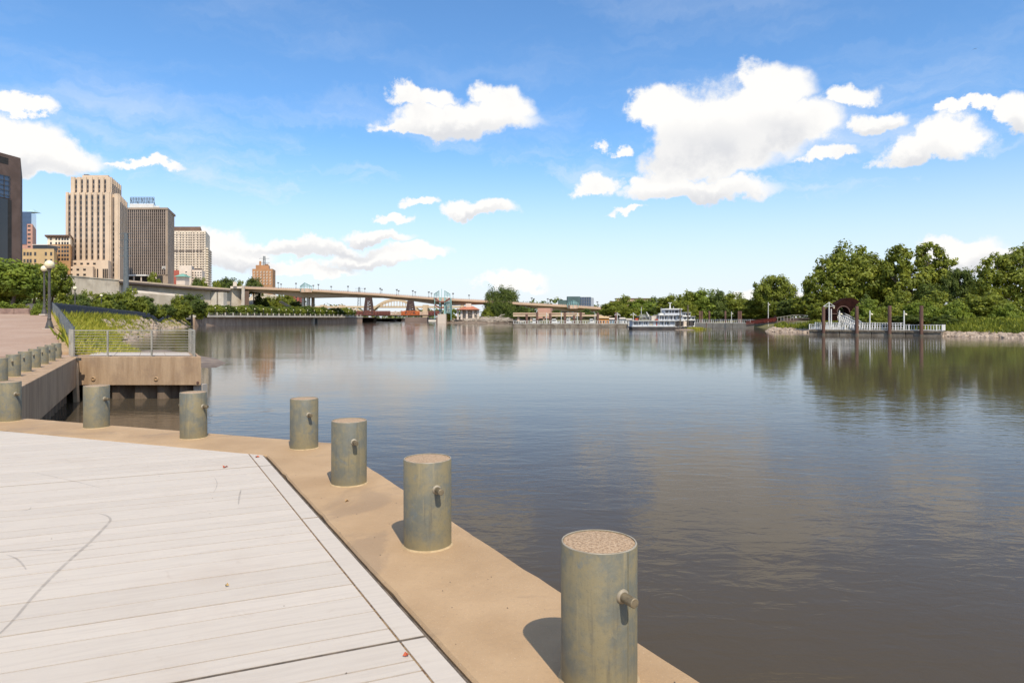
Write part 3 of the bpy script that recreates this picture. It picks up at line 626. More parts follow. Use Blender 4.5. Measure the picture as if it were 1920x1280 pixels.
def tree(name, key, x, ytop, d, zb, wpx, mat, label, cat='tree', grp=None, rz=None):
    """stands at depth d under photo column x, its tip at row ytop, crown about wpx wide"""
    cm, tm, tp = PROTO[key]; h = (ZY(ytop,d)-zb)/tp
    w = (wpx/F*d)/{'round':.96,'oval':.74,'bushy':1.36,'young':.78,'small':.86,'low':1.6}[key]
    r = thing(name, (PX(x,d), d, zb), label, cat, grp)
    a = random.uniform(-.5,.5) if rz is None else rz; r.rotation_euler = (0,0,a); r.scale = (w, w, h)
    for nm, me, mt in (('trunk', tm, M['bark']), ('crown', cm, None)):
        o = bpy.data.objects.new(nm, me); COL.objects.link(o); o.parent = r
        if nm == 'trunk':
            if not me.materials: me.materials.append(mt)
        else:
            if not me.materials: me.materials.append(None)
            o.material_slots[0].link = 'OBJECT'; o.material_slots[0].material = M[mat]
    return r
# plaza trees at the left edge
PT = [(-22,486,74,130,'leaf_lime'),(22,490,72,92,'leaf_lime'),(62,498,80,62,'leaf'),(96,493,84,66,'leaf')]
for (x,yt,d,w,m_), lab in zip(PT, ['bright young tree cut by the left photo edge','bright green young tree behind the stone planter wall','small tree between the bright tree and the lamp pair','dark green tree directly behind the pair of globe lamps']):
    tree('plaza_tree', 'young' if w < 120 else 'round', x, yt, d, 1.9, w, m_, lab, 'tree', 'trees behind the plaza')
for i,(x,yt,d,w,m_) in enumerate([(72,569,64,26,'leaf_lime'),(10,566,69,60,'leaf_lime'),(45,570,70,40,'leaf'),(108,560,92,40,'leaf'),(118,566,100,50,'leaf_lime')]):
    tree('planter_shrub', 'low', x, yt, d, 1.7, w, m_, ['round bright shrub in front of the second globe lamp','pale planting behind the planter wall at the left edge','dark planting under the plaza trees','green shrub just right of the plaza lamps','light shrub at the start of the dark fence'][i], 'shrub', 'plaza shrubs')
for i,(x,d,w) in enumerate([(-18,84,70),(22,88,70),(52,92,60),(80,96,60)]): tree('plaza_hedge', 'low', x, 557+(i % 2)*3, d, 1.6, w, 'leaf_dark', ORDN[i]+' dark hedge clump behind the plaza trees, from the left', 'shrub', 'hedge behind the plaza trees')
bo = thing('boulder', (PX(57,71),71,1.85), 'dark rounded boulder under the plaza trees', 'boulder'); MB().lathe([(.3,0),(.75,.25),(.85,.6),(.6,1.0),(.25,1.2),(.02,1.22)],11,(PX(57,71),71,1.85)).build('stone', M['iron'], bo, 30)
# hedge of small trees behind the dark fence
HT = [(128,551,112,44),(146,548,118,46),(166,545,126,48),(188,547,134,46),(208,550,140,44),(228,545,146,48),(250,540,150,50),(268,552,160,40),(284,566,178,34)]
for i,(x,yt,d,w) in enumerate(HT):
    tree('promenade_tree', ('bushy','round','bushy','oval')[i % 4], x, yt+4, d+15, 1.2, w*1.15, ('leaf','leaf_dark','leaf')[i % 3], ORDN[i]+' bushy tree behind the long dark fence, from the left', 'tree', 'bushy trees behind the fence')
RT = [(300,572,210,26),(314,570,220,30),(338,556,235,46),(360,552,245,54),(378,566,262,30)]
for i,(x,yt,d,w) in enumerate(RT):
    tree('landing_tree', ('bushy','round')[i % 2], x, yt, d+12, 1.3, w*.95, ('leaf','leaf_dark')[i % 2], ORDN[i]+' rounded tree left of the far river wall, from the left', 'tree', 'trees left of the river wall')
for i in range(26):
    s = (i+.4)/26; a = along(s); d = a.y+9; x = 960+F*(a.x-10)/d
    tree('wall_tree', ('small','small','round')[i % 3], x, 572+6*s+random.uniform(-2.5,2.5), d, 1.6, 8.6/d*F*random.uniform(.95,1.3), ('leaf','leaf_dark','leaf')[i % 3], ORDN[i]+' small tree in the row above the river wall, from the left' if i < 25 else 'last small tree in the row above the river wall', 'tree', 'row of trees above the river wall')
# bank grass
def grass(name, pts, label, hmin, hmax, mat='grass', w=.03):
    g = RNG; n = len(pts); C = np.array(pts); h = g.uniform(hmin,hmax,n); a = g.uniform(0,6.28,n); ln = g.normal(size=(n,2))*.25
    W_ = np.stack([np.cos(a),np.sin(a),np.zeros(n)],1)*(w*g.uniform(.6,1.5,n))[:,None]
    tip = C+np.stack([ln[:,0]*h,ln[:,1]*h,h],1); md = C*.45+tip*.55; md[:,2] += .1*h
    V = np.stack([C-W_,C+W_,md+W_*.8,tip,md-W_*.8],1).reshape(-1,3)
    me = bpy.data.meshes.new(name); me.vertices.add(5*n); me.loops.add(5*n); me.polygons.add(n)
    me.vertices.foreach_set('co', V.astype(np.float32).ravel()); me.loops.foreach_set('vertex_index', np.arange(5*n,dtype=np.int32)); me.polygons.foreach_set('loop_start', np.arange(0,5*n,5,dtype=np.int32)); me.update(calc_edges=True)
    at = me.attributes.new('tint','FLOAT','FACE'); at.data.foreach_set('value', np.clip(g.normal(.5,.28,n)+.25*np.sin(C[:,0]*.9)*np.cos(C[:,1]*.4),0,1).astype(np.float32))
    return tag(put(name, me, M[mat]), label, 'grass', kind='stuff')
gp_ = [bankpt(random.uniform(0,4.4)**1.0, random.uniform(0,.78)) for _ in range(26000)]+[bankpt(random.uniform(4.2,6.2), random.betavariate(1,3)) for _ in range(3500)]+[bankpt(random.uniform(8.3,9.9), random.uniform(0,.8)) for _ in range(4000)]
gp_ += [bankpt(i_+random.gauss(0,.10), s_+random.gauss(0,.04)) for i_,s_ in [(random.uniform(4.5,8.3), random.uniform(.15,.95)) for _ in range(44)] for _ in range(150)]
grass('bank_weeds', [bankpt(i_+random.gauss(0,.10), s_+random.gauss(0,.05)) for i_,s_ in [(random.uniform(0,8.5), random.uniform(.03,.8)) for _ in range(60)] for _ in range(130)], 'darker green weeds scattered through the left bank grass', .3, .9, 'leaf', .06)
grass('bank_grass', gp_, 'tall yellow-green grass on the left river bank', .35, .95, w=.035)
# ------------------------------------------------------------------ town on the bluff
def ctex(name, c, var=.1, rough=.8): return pm(name, tuple(x*(1-var) for x in c), tuple(min(1,x*(1+var)) for x in c), .12, rough, c3=tuple(x*(1-1.6*var) for x in c), s3=.05)
M['lime'] = ctex('limestone', (.60,.46,.33), .07); M['spandrel'] = ctex('spandrel', (.17,.135,.115)); M['brownb'] = pm('brown_brick', (.115,.074,.058), (.155,.102,.082), .25, .85)
M['bronze'] = ctex('bronze_panel', (.085,.06,.05)); M['fin'] = ctex('hotel_fin', (.36,.29,.24)); M['tanwall'] = ctex('tan_wall', (.34,.26,.19))
M['cream'] = ctex('cream_wall', (.76,.65,.50)); M['yellow'] = ctex('yellow_brick', (.47,.32,.155)); M['orange'] = ctex('orange_brick', (.43,.245,.11)); M['pink'] = ctex('pink_granite', (.48,.26,.19))
M['pale'] = ctex('pale_stone', (.66,.55,.45)); M['redb'] = ctex('red_brick', (.38,.10,.07)); M['brickt'] = ctex('tower_brick', (.44,.23,.11)); M['copper'] = ctex('green_copper', (.16,.34,.27))
M['roofb'] = ctex('brown_roof', (.16,.10,.07)); M['win'] = glassm('window_glass', (.05,.045,.045), .12)
UP = Vector((0,0,1))
class Face:
    """a facade: u runs left to right, v upwards, both in metres; n points out"""
    def __init__(s, a, b, zb, zt):
        s.a = Vector((a[0],a[1],zb)); d = Vector((b[0]-a[0],b[1]-a[1],0)); s.w = d.length; s.u = d/s.w; s.n = s.u.cross(UP); s.h = zt-zb
    def box(s, mb, u0, u1, v0, v1, d0, d1): return mb.obox(s.a+s.u*u0+UP*v0+s.n*d0, s.u*(u1-u0), UP*(v1-v0), s.n*(d1-d0))
    def part(s, name, mat, par, u0, u1, v0, v1, d0, d1): return s.box(MB(), u0, u1, v0, v1, d0, d1).build(name, mat, par)
    def wins(s, par, us, vs, w, h, mat=None, d=.12, name='window'):
        mb = MB().obox((-w/2,-.06,-h/2),(w,0,0),(0,.06+d*0+.06,0),(0,0,h)); me = mb.mesh(name)
        for v in vs:
            for u in us:
                p = s.a+s.u*u+UP*v; put(name, me, mat or M['win'], par, mtx=Matrix(((s.u.x,-s.n.x,0,p.x),(s.u.y,-s.n.y,0,p.y),(0,0,1,p.z),(0,0,0,1))))
def quad(xL,dL,xM,dM,xR,dR): 
    A, B, C = Vector((PX(xL,dL),dL)), Vector((PX(xM,dM),dM)), Vector((PX(xR,dR),dR)); return A, B, C, A+(C-B)
def body(name, label, q, zb, zt, mat, part='wall'):
    r = thing(name, (q[1].x,q[1].y,zb), label, 'building'); MB().prism(list(q), zb, zt).build(part, mat, r); return r
def lin(a, b, n): return [a+(b-a)*(i+.5)/n for i in range(n)]
ZG = 14.
# upper ground of the town and retaining wall
RW = [(60,310,511),(120,320,515),(224,345,524),(330,380,533.5),(432,414,541)]
rp = [Vector((PX(x,d),d)) for x,d,_ in RW]; rz_ = [ZY(y,d) for x,d,y in RW]
ug = [(p.x,p.y,z-.6) for p,z in zip(rp,rz_)]+[(PX(470,560),560,20),(-300,760,20),(-900,760,20),(-900,310,14)]
tag(MB().add(ug, [tuple(range(len(ug)))]).build('town_ground', M['concrete']), kind='structure')
rw = thing('retaining_wall', (rp[1].x,rp[1].y,1.8), 'tall weathered concrete retaining wall below the towers', 'wall')
M['retw'] = pm('weathered_retaining_wall', (.45,.375,.285), (.57,.49,.385), .15, .9, c3=(.33,.27,.205), s3=.09, stretch=(1,1,.35), bump=.05, bscale=1.2)
for i in range(4):
    a, b = rp[i], rp[i+1]
    for k in range(4):
        p, q = a.lerp(b,k/4), a.lerp(b,(k+1)/4-.0015); z0, z1 = rz_[i]+(rz_[i+1]-rz_[i])*k/4, rz_[i]+(rz_[i+1]-rz_[i])*(k+1)/4; off = Vector((-.5,1.5))
        rec = Vector((-.6,1.2)) if i >= 2 else Vector((0,0))
        MB().prism([p+rec,q+rec,q+rec+off,p+rec+off], [1.5]*4, [z0-(1.9 if i >= 2 else .5),z1-(1.9 if i >= 2 else .5),z1-(1.9 if i >= 2 else .5),z0-(1.9 if i >= 2 else .5)]).build('wall_panel', M['retw'], rw)
        if i >= 2: MB().prism([p+Vector((1.2,-2.6)),q+Vector((1.2,-2.6)),q+off,p+off], [z0-1.9,z1-1.9,z1-1.9,z0-1.9], [z0-.9,z1-.9,z1-.9,z0-.9]).build('road_slab', M['bronze'], rw)
        MB().prism([p+Vector((1.2,-2.7)) if i >= 2 else p+Vector((.2,-.3)),q+Vector((1.2,-2.7)) if i >= 2 else q+Vector((.2,-.3)),q+off,p+off], [z0-(.89 if i >= 2 else .49),z1-(.89 if i >= 2 else .49)]*1+[z1-.49,z0-.49], [z0,z1,z1,z0]).build('parapet', M['lime'] if i >= 2 else M['retw'], rw)
a, b = P(258,548,345), P(345,556,372)
MB().prism([Vector((a.x,a.y-9)),Vector((b.x,b.y-9)),Vector((b.x,b.y)),Vector((a.x,a.y))], 1.5, [a.z,b.z,b.z+1,a.z+1]).build('lower_terrace', M['retw'], rw)
for x in (405, 418): MB().box(PX(x,404)-2, PX(x,404)+1.2, 402, 407, 1.5, ZY(548,404)).build('buttress', M['fine'], rw)
# 1 brown brick block at the left edge
q = quad(-60,165,38.5,180,42,205); z1 = ZY(296.5,180)
r = body('brown_office_block','dark brown brick office block cut by the left photo edge', q, 1.5, z1, M['brownb']); f = Face(q[0],q[1],1.5,z1)
def fu(x, f, q): # photo column -> u on front face
    a, b = q[0], q[1]; k = (x-960)/F; t_ = (k*a.y-a.x)/((b.x-a.x)-k*(b.y-a.y)); return t_*f.w
u15, u17 = fu(15.5,f,q), fu(18,f,q); dd = q[0].lerp(q[1],u15/f.w).y
def zv(y, d, f): return ZY(y,d)-f.a.z
f.part('roof_opening', M['dark'], r, u15-9, u15, zv(309,dd,f), zv(297,dd,f), -2, .04)
f.part('recess_panel', M['glass'], r, u17-22, u15-.2, zv(492,dd,f), zv(374,dd,f), -.5, .06)
for k in range(4): f.part('recess_mullion', M['iron'], r, u15-3.1-k*2.6, u15-2.8-k*2.6, zv(492,dd,f), zv(374,dd,f), .06, .25)
cw = f.part('curtain_wall', M['glass_blue'], r, u17-22, u17, zv(372,dd,f), zv(331,dd,f), -.4, .10)
for k in range(7): f.part('mullion', M['iron'], r, u17-.35-k*1.5, u17-.2-k*1.5, zv(372,dd,f), zv(331,dd,f), .10, .2)
for k in range(5): f.part('transom', M['iron'], r, u17-22, u17, zv(331+9*k,dd,f)-.08, zv(331+9*k,dd,f)+.08, .2, .24)
f.part('dark_reveal', M['dark'], r, u15-.2, u15+.9, zv(492,dd,f), zv(374,dd,f), -.3, .08)
# 2 pink tower with blue glass crown
q = quad(20,600,61,600,68,640); z1 = ZY(420,600); r = body('pink_glass_tower','slim pink tower with a blue glass crown behind the brown block', q, ZG, z1, M['pink']); f = Face(q[0],q[1],ZG,z1); s_ = 600/F
MB().prism([q[0],q[1]-Vector((1,0)),q[2],q[3]], z1, [ZY(397,600)]*2+[ZY(402,640)]*2).build('glass_crown', M['glass_blue'], r)
mb = MB(); A,B = Vector((PX(46,601),601,ZY(397,600))), Vector((PX(66,622),622,ZY(399,622))); mb.add([A,A+Vector((9,0,0)),A+Vector((9,9,0)),A+Vector((0,9,0)),A+Vector((4.5,4.5,3.2))],[(0,1,4),(1,2,4),(2,3,4),(3,0,4),(0,1,2,3)]).build('glass_roof', ctex('pale_roof_glass',(.35,.5,.52)), r)
f.part('glass_bay', M['glass_blue'], r, f.w-9.5, f.w-5, f.h-18, f.h, .02, .5)
f.wins(r, [f.w-15.5,f.w-12.2,f.w-8], lin(2,f.h-22,12)[3:], 2.0, 1.7); f.wins(r, [f.w-3,f.w-13], lin(f.h-22,f.h,6), 2.6, 1.5)
# 3 yellow office and its dark penthouse
q = quad(30,395,101,395,108,430); z1 = ZY(466.5,395); r = body('yellow_brick_office','low yellow brick office behind the plaza trees', q, ZG, z1, M['yellow']); f = Face(q[0],q[1],ZG,z1)
f.wins(r, [PX(x,395)-f.a.x for x in (46,52,57.5,66,86,96)], [ZY(y,395)-ZG for y in (476,489)], 1.25, 2.1); MB().prism([Vector((PX(62,396),396)),Vector((PX(89,396),396)),Vector((PX(89,396),405)),Vector((PX(62,396),405))], z1, ZY(459.5,396)).build('penthouse', M['glass'], r); MB().prism([Vector((PX(60,395.5),395.5)),Vector((PX(90,395.5),395.5)),Vector((PX(90,395.5),406)),Vector((PX(60,395.5),406))], ZY(459.4,396), ZY(458.4,396)).build('penthouse_roof', M['pale'], r)
# 4 ornate orange block with cornice
q = quad(89,430,132,430,140,470); zc = ZY(458,430); z1 = ZY(443,430); r = body('orange_corniced_block','orange brick block with white top floors and a dark cornice beside the stone tower', q, ZG, zc, M['orange']); f = Face(q[0],q[1],ZG,z1)
MB().prism(list(q), zc, z1).build('white_storey', M['cream'], r); c0 = Vector((-1,-1.2)); MB().prism([q[0]+c0,q[1]+Vector((1,-1.2)),q[2]+Vector((1,1)),q[3]+Vector((-1,1))], z1, z1+.8).build('cornice', M['roofb'], r)
for k in range(14): f.part('bracket', M['roofb'], r, .3+k*1.0, .7+k*1.0, f.h-1, f.h, 0, .9)
us = [PX(x,430)-f.a.x for x in (95.5,105.5,111,117,122,127)]; f.wins(r, us, [ZY(y,430)-ZG for y in (448,456)], 1.15, 1.7); f.wins(r, us, [ZY(y,430)-ZG for y in (463.5,471,478.5,486)], 1.3, 1.7)
# 5 stone tower
D5 = 450; rt = thing('stone_tower', (PX(165,D5),D5,ZG), 'tall stepped limestone tower with dark vertical window strips', 'building')
def shaft(xL,xM,xR,dR,yt,strips,sidestrips,zb,dF=D5,pier=.75,wpx=4.6,nm='shaft',ybot=None, clean=True):
    q = quad(xL,dF,xM,dF,xR,dR); zt = ZY(yt,dF); MB().prism(list(q), zb, zt).build(nm, M['lime'], rt); f = Face(q[0],q[1],zb,zt); s = dF/F; v0 = 0 if ybot is None else ZY(ybot,dF)-zb
    us = [PX(x,dF)-f.a.x for x in strips]; h = f.h-1.2; w = wpx*s
    for i,u in enumerate(us): 
        st = f.part('window_strip', M['spandrel'], rt, u-w/2, u+w/2, v0, h, -.2, .06)
        n = max(3,int((h-v0)/3.55))
        for k in range(n): f.box(MB(), u-w/2+.12, u+w/2-.12, v0+(k+.22)*(h-v0)/n, v0+(k+.78)*(h-v0)/n, .06, .11).build('window', M['win'], st)
    ed = [0]+[x for u in us for x in (u-w/2,u+w/2)]+[f.w]
    for a,b in zip(ed[::2],ed[1::2]): f.part('pier', M['lime'], rt, a, b, 0, f.h+(.35 if b-a > .9 else 0), .002, pier)
    g = Face(q[1],q[2],zb,zt); n = sidestrips; ww = g.w/(2*n+1)
    for k in range(n):
        g.part('window_strip', M['spandrel'], rt, ww*(2*k+1), ww*(2*k+2), v0, g.h-1.5, -.2, .05)
    for k in range(n+1): g.part('pier', M['lime'], rt, ww*2*k, ww*(2*k+1), 0, g.h+.3, .002, .6)
    return q, f
shaft(134,207.5,226,479,333,[143.7,154.7,165.4,176.3,187,198],5,ZY(364,D5),nm='upper_shaft')
shaft(124.3,206,221,472,361.5,[131.3,142.2,152.6,163.3,174,185.2,195.7],1,ZG,dF=447,nm='main_shaft',ybot=487,wpx=5.0)
q = quad(206,450,222.5,450,237.5,484); zt = ZY(364.5,450); MB().prism(list(q), ZG, zt).build('corner_shaft', M['lime'], rt); f = Face(q[0],q[1],ZG,zt)
u = PX(213.5,450)-f.a.x; st = f.part('window_strip', M['spandrel'], rt, u-.8, u+.8, 4, f.h-2, -.2, .06)
for k in range(14): f.box(MB(), u-.7, u+.7, 5+k*3.4, 7+k*3.4, .06, .1).build('window', M['win'], st)
f.part('pier', M['lime'], rt, 0, u-.8, 0, f.h+.4, .002, .8); f.part('pier', M['lime'], rt, u+.8, f.w, 0, f.h+.4, .002, .8)
g = Face(q[1],q[2],ZG,zt)
for k in range(5): g.part('window_strip', M['spandrel'], rt, g.w*(k*2+1)/11, g.w*(k*2+2)/11, 3, g.h-2, -.1, .05)
for k in range(6): g.part('pier', M['lime'], rt, g.w*k*2/11, g.w*(k*2+1)/11, 0, g.h+.3, .002, .6)
q = quad(154,452,203,452,214,470); MB().prism(list(q), ZY(335,452), ZY(328.5,452)).build('roof_penthouse', M['lime'], rt); MB().box(PX(158,452)-1, PX(158,452)+2, 453, 455, ZY(328.5,452), ZY(326.5,452)).build('roof_fan', M['iron'], rt)
q = quad(70,436,203,436,211,452); zt = ZY(488,436); MB().prism(list(q), ZG-3, zt).build('podium', M['lime'], rt); f = Face(q[0],q[1],ZG-3,zt)
f.wins(rt, [PX(x,436)-f.a.x for x in (92,104,116,128.5,140.7,153,165,177)], [ZY(494.5,436)-ZG+3], 1.7, 1.25); 
q = quad(60,431,174,431,178,436); zt = ZY(499.5,431); MB().prism(list(q), ZG-3, zt).build('lower_podium', M['lime'], rt); f = Face(q[0],q[1],ZG-3,zt)
f.wins(rt, [PX(x,431)-f.a.x for x in (84,97,109,121.5,133.5,146,158.5)], [ZY(505.5,431)-ZG+3, ZY(515,431)-ZG+3], 1.7, 1.3)
f = Face((PX(174,436),436),(PX(203,436),436),ZG-3,ZY(488,436))
for x in (178,183,194,197.5,201): f.part('tall_window', M['win'], rt, PX(x,436)-f.a.x-.45, PX(x,436)-f.a.x+.45, 2, ZY(504,436)-ZG+3, -.1, .12)
# 6 dark hotel slab
D6 = 520; q = quad(236,D6,315,D6,327,556); zt = ZY(391,D6); r = thing('dark_hotel', (q[1].x,D6,ZG), 'dark bronze grid-fronted hotel slab with a roof sign frame', 'building'); zb = ZY(515,D6)
MB().prism(list(q), ZG, zt).build('wall', M['tanwall'], r); f = Face(q[0],q[1],zb,zt); s_ = D6/F; NC, NR = 20, 23
us = lin(0, f.w-1.6, NC); cwid = (f.w-1.6)/NC; hr = (f.h-1.2)/NR
for i,u in enumerate(us):
    st = f.part('window_column', M['bronze'], r, u-cwid/2+.22, u+cwid/2-.22, 0, f.h-1.2, .01, .08)
    mb = MB()
    for k in range(NR): f.box(mb, u-cwid/2+.30, u+cwid/2-.30, (k+.30)*hr, (k+.92)*hr, .08, .11)
    o = mb.build('windows', M['win'], st); o['kind'] = 'stuff'
for i in range(NC+1): f.part('fin', M['fin'], r, i*cwid-.19, i*cwid+.19, 0, f.h-1, .08, .6)
for k in range(NR): f.part('floor_line', M['fin'], r, .1, f.w-1.6, (k+.93)*hr, (k+.99)*hr, .11, .2)
f.part('corner_pier', M['tanwall'], r, f.w-1.4, f.w, 0, f.h-1, .002, .6)
MB().prism([q[0]+Vector((-.8,-.9)),q[1]+Vector((.3,-.9)),q[2]+Vector((.9,.3)),q[3]], zt-.9, zt+.6).build('roof_band', M['tanwall'], r)
MB().prism([Vector((PX(x,d),d)) for x,d in ((243,530),(288,530),(290,548),(246,548))], zt+.6, ZY(382,530)).build('penthouse', M['white'], r); MB().prism([Vector((PX(x,d),d)) for x,d in ((288,532),(299,532),(300,546),(289,546))], zt+.6, ZY(386,532)).build('penthouse_wing', M['white'], r)
zs0, zs1 = ZY(380.5,532), ZY(370,532); xa, xb = PX(244.5,532), PX(289,532); sgn = MB()
for k in range(16): x = xa+(xb-xa)*k/15; sgn.bar((x,532,zs0-2*(k % 5 == 0)),(x,532,zs1),.28)
for k in range(5): z = zs0+(zs1-zs0)*k/4; sgn.bar((xa,532,z),(xb,532,z),.3)
for k in range(5): x = xa+(xb-xa)*k/4.2; sgn.bar((x,536,zs0-2.2),(x,532.2,zs1-1),.25)
sgn.build('sign_frame', M['iron'], r)
f0 = Face(q[0],q[1],ZG,zb); f0.part('lobby_void', M['dark'], r, 0, f0.w-4, 0, f0.h-.6, .002, .2); f0.part('canopy', M['white'], r, 1, f0.w*.58, f0.h-1.3, f0.h-.2, .2, 6)
for k in range(5): f0.part('column', M['pale'], r, 3+k*5.6, 3.7+k*5.6, 0, f0.h-1.3, 4.5, 5.2)
# rooftop letter mark low on the hotel front
z0 = ZY(505,D6); xm = PX(308,D6); mk = MB()
for a,b in (((-1,0),(-1,2.6)),((-1,2.6),(0,.9)),((0,.9),(1,2.6)),((1,2.6),(1,0))): mk.bar((xm+a[0],D6-.8,z0+a[1]),(xm+b[0],D6-.8,z0+b[1]),.38)
mk.build('letter_mark', M['white'], r)
# 7 cream apartment tower
D7 = 600; q = quad(322,D7,385.5,D7,393.5,640); zt = ZY(433,D7); r = body('cream_apartment_tower','cream apartment tower with rows of small windows and stepped balconies', q, ZG, zt, M['cream']); f = Face(q[0],q[1],ZG,zt)
us = [PX(x,D7)-f.a.x for x in (331.5,338.5,343.5,350,354.5,358.5,363.5,370.5,376.5,381)]; vs = [ZY(437+4.55*k,D7)-ZG for k in range(20)]; f.wins(r, us, vs, 1.25, 1.0, glassm('apartment_glass', (.17,.14,.115), .2))
for x in (335,347,361,367,373.5): f.part('pilaster', M['pale'], r, PX(x,D7)-f.a.x-.22, PX(x,D7)-f.a.x+.22, 2, f.h, .07, .4)
for k in range(21): f.part('floor_band', M['pale'], r, 1, f.w, ZY(439.3+4.55*k,D7)-ZG-.25, ZY(439.3+4.55*k,D7)-ZG+.25, .07, .3)
f.part('dark_floor', M['spandrel'], r, 2, f.w-3, ZY(472,D7)-ZG, ZY(469,D7)-ZG, .07, .35)
g = Face(q[1],q[2],ZG,zt)
for k in range(21): g.part('balcony', M['cream'], r, 4, g.w, 6+k*2.15, 7.2+k*2.15, .002, 1.8)
MB().prism([Vector((PX(x,d),d)) for x,d in ((322,606),(376,606),(378,628),(326,628))], zt, ZY(425,606)).build('penthouse', M['roofb'], r)
# 8 small buildings in front of it
q = quad(336,470,359,470,364,492); r = body('beige_block','plain beige block in front of the cream apartment tower', q, ZG, ZY(497.5,470), M['pale']); f = Face(q[0],q[1],ZG,ZY(497.5,470)); f.wins(r, [PX(349,470)-f.a.x], [ZY(y,470)-ZG for y in (510,515,521)], 1.1, .8)
q = quad(359.5,474,379,474,384,494); r = body('beige_annex','low beige annex with square windows beside the plain block', q, ZG, ZY(506,474), M['pale']); f = Face(q[0],q[1],ZG,ZY(506,474)); f.wins(r, [PX(x,474)-f.a.x for x in (361.5,366.5,371.5,376.5)], [ZY(y,474)-ZG for y in (511,516,521,526)], .9, .8)
MB().prism([q[0]+Vector((1,2)),q[1]+Vector((-1,2)),q[2]+Vector((-1,-2)),q[3]+Vector((1,-2))], ZY(506,474), ZY(502.5,474)).build('roof_plant', M['bronze'], r)
q = quad(326,500,336.5,500,338,512); body('red_brick_house','little red brick house between the hotel and the beige block', q, ZG, ZY(506.5,500), M['redb'])
r = thing('green_pavilion', (PX(341,452),452,ZG), 'green copper roofed pavilion in front of the beige block', 'pavilion'); x0,x1 = PX(331,452),PX(352,452); z0,z1 = ZY(519,452),ZY(513,452)
MB().box(x0+.8,x1-.8,450,456,ZG,z0-.002).build('wall', M['pale'], r); xm=(x0+x1)/2; MB().add([(x0,448,z0),(x1,448,z0),(x1,458,z0),(x0,458,z0),(xm-.7,453,z1),(xm+.7,453,z1)],[(0,1,5,4),(2,3,4,5),(1,2,5),(3,0,4),(3,2,1,0)]).build('roof', M['copper'], r)
q = quad(318,440,326,440,372,452); 
# 9 brick tower past the bridge end
D9 = 640; q = quad(473,D9,511,D9,516.5,662); zt = ZY(504,D9); r = body('brick_tower','orange brick tower with stepped top beyond the bridge abutment', q, ZG, zt, M['brickt']); f = Face(q[0],q[1],ZG,zt)
MB().prism([Vector((PX(x,d),d)) for x,d in ((479.5,643),(504,643),(506,658),(482,658))], zt, ZY(497,643)).build('upper_block', M['brickt'], r); MB().prism([Vector((PX(x,d),d)) for x,d in ((486,646),(490,646),(490,652),(486,652))], ZY(497,643), ZY(489.5,646)).build('chimney', M['brickt'], r); MB().prism([Vector((PX(x,d),d)) for x,d in ((496,646),(503,646),(503,655),(496,655))], ZY(497,643), ZY(495,646)).build('stair_head', M['roofb'], r)
f.wins(r, [PX(x,D9)-f.a.x for x in (477,483,489.5,495.5,501,507)], [ZY(y,D9)-ZG for y in (510,515.5,521,526.5,532)], 1.5, 1.6, M['pale']); f.wins(r, [PX(x,D9)-f.a.x for x in (477.9,483.9,490.4,496.4,501.9,507.9)], [ZY(y,D9)-ZG-.2 for y in (510,515.5,521,526.5,532)], .8, 1.2, d=.2, name='pane')
# power pole, pylons
def tapered(name, x, d, y0, y1, zb, r0, r1, label, arms, mat='steel'):
    r = thing(name, (PX(x,d),d,zb), label, 'power pole'); X0 = PX(x,d); MB().tube([(X0,d,zb),(X0,d,ZY(y0,d))],[r0,r1],12).build('pole', M[mat], r, 60)
    for (ya, wl, wr) in arms: MB().bar((X0-wl,d-.3,ZY(ya,d)),(X0+wr,d-.3,ZY(ya,d)+.15),.18).build('crossarm', M[mat], r)
    return r
s_ = 240/F
tapered('steel_power_pole', 236.3, 240, 437, 0, 1.8, 1.05, .62, 'tall grey steel power pole with crossarms in front of the towers', [(438.5,2.2,2.1),(450.5,2.2,2.2),(465,2.2,2.4),(480,2.2,2.2)], 'fence')
for x,d,yt,zb,lab in ((495.5,700,480,ZG,'lattice power pylon in front of the brick tower'),(673.5,900,538,2,'thin lattice pylon seen through the bridge')):
    r = thing('lattice_pylon', (PX(x,d),d,zb), lab, 'pylon'); X0 = PX(x,d); zt = ZY(yt,d); mb = MB(); b0_, b1_ = 2.6, .7; n = 10
    for sx in (-1,1):
        for sy in (-1,1): mb.bar((X0+sx*b0_,d+sy*b0_,zb),(X0+sx*b1_,d+sy*b1_,zt),.32)
    for k in range(n):
        z0_,z1_ = zb+(zt-zb)*k/n, zb+(zt-zb)*(k+1)/n; w0_,w1_ = b0_+(b1_-b0_)*k/n, b0_+(b1_-b0_)*(k+1)/n
        mb.bar((X0-w0_,d-w0_,z0_),(X0+w1_,d-w1_,z1_),.2); mb.bar((X0+w0_,d-w0_,z0_),(X0-w1_,d-w1_,z1_),.2)
    mb.build('lattice', M['fence'], r)
    for k in range(3): z = zt-(zt-zb)*.05-(zt-zb)*.09*k; MB().bar((X0-5.5,d,z),(X0+5.5,d,z),.3).build('crossarm', M['fence'], r)
# trees on the upper town
for i,(x,yt,d,w,key) in enumerate([(290,514,400,34,'bushy'),(370,521,430,22,'round'),(383,523,430,18,'bushy'),(428,521,450,40,'round'),(452,528,450,30,'bushy'),(476,521,460,34,'round'),(407,526,440,16,'small')]):
    tree('town_tree', key, x, yt, d, 15, w, ('leaf','leaf_dark')[i % 2], ORDN[i]+' dark tree along the upper town road, from the left', 'tree', 'trees on the upper road')
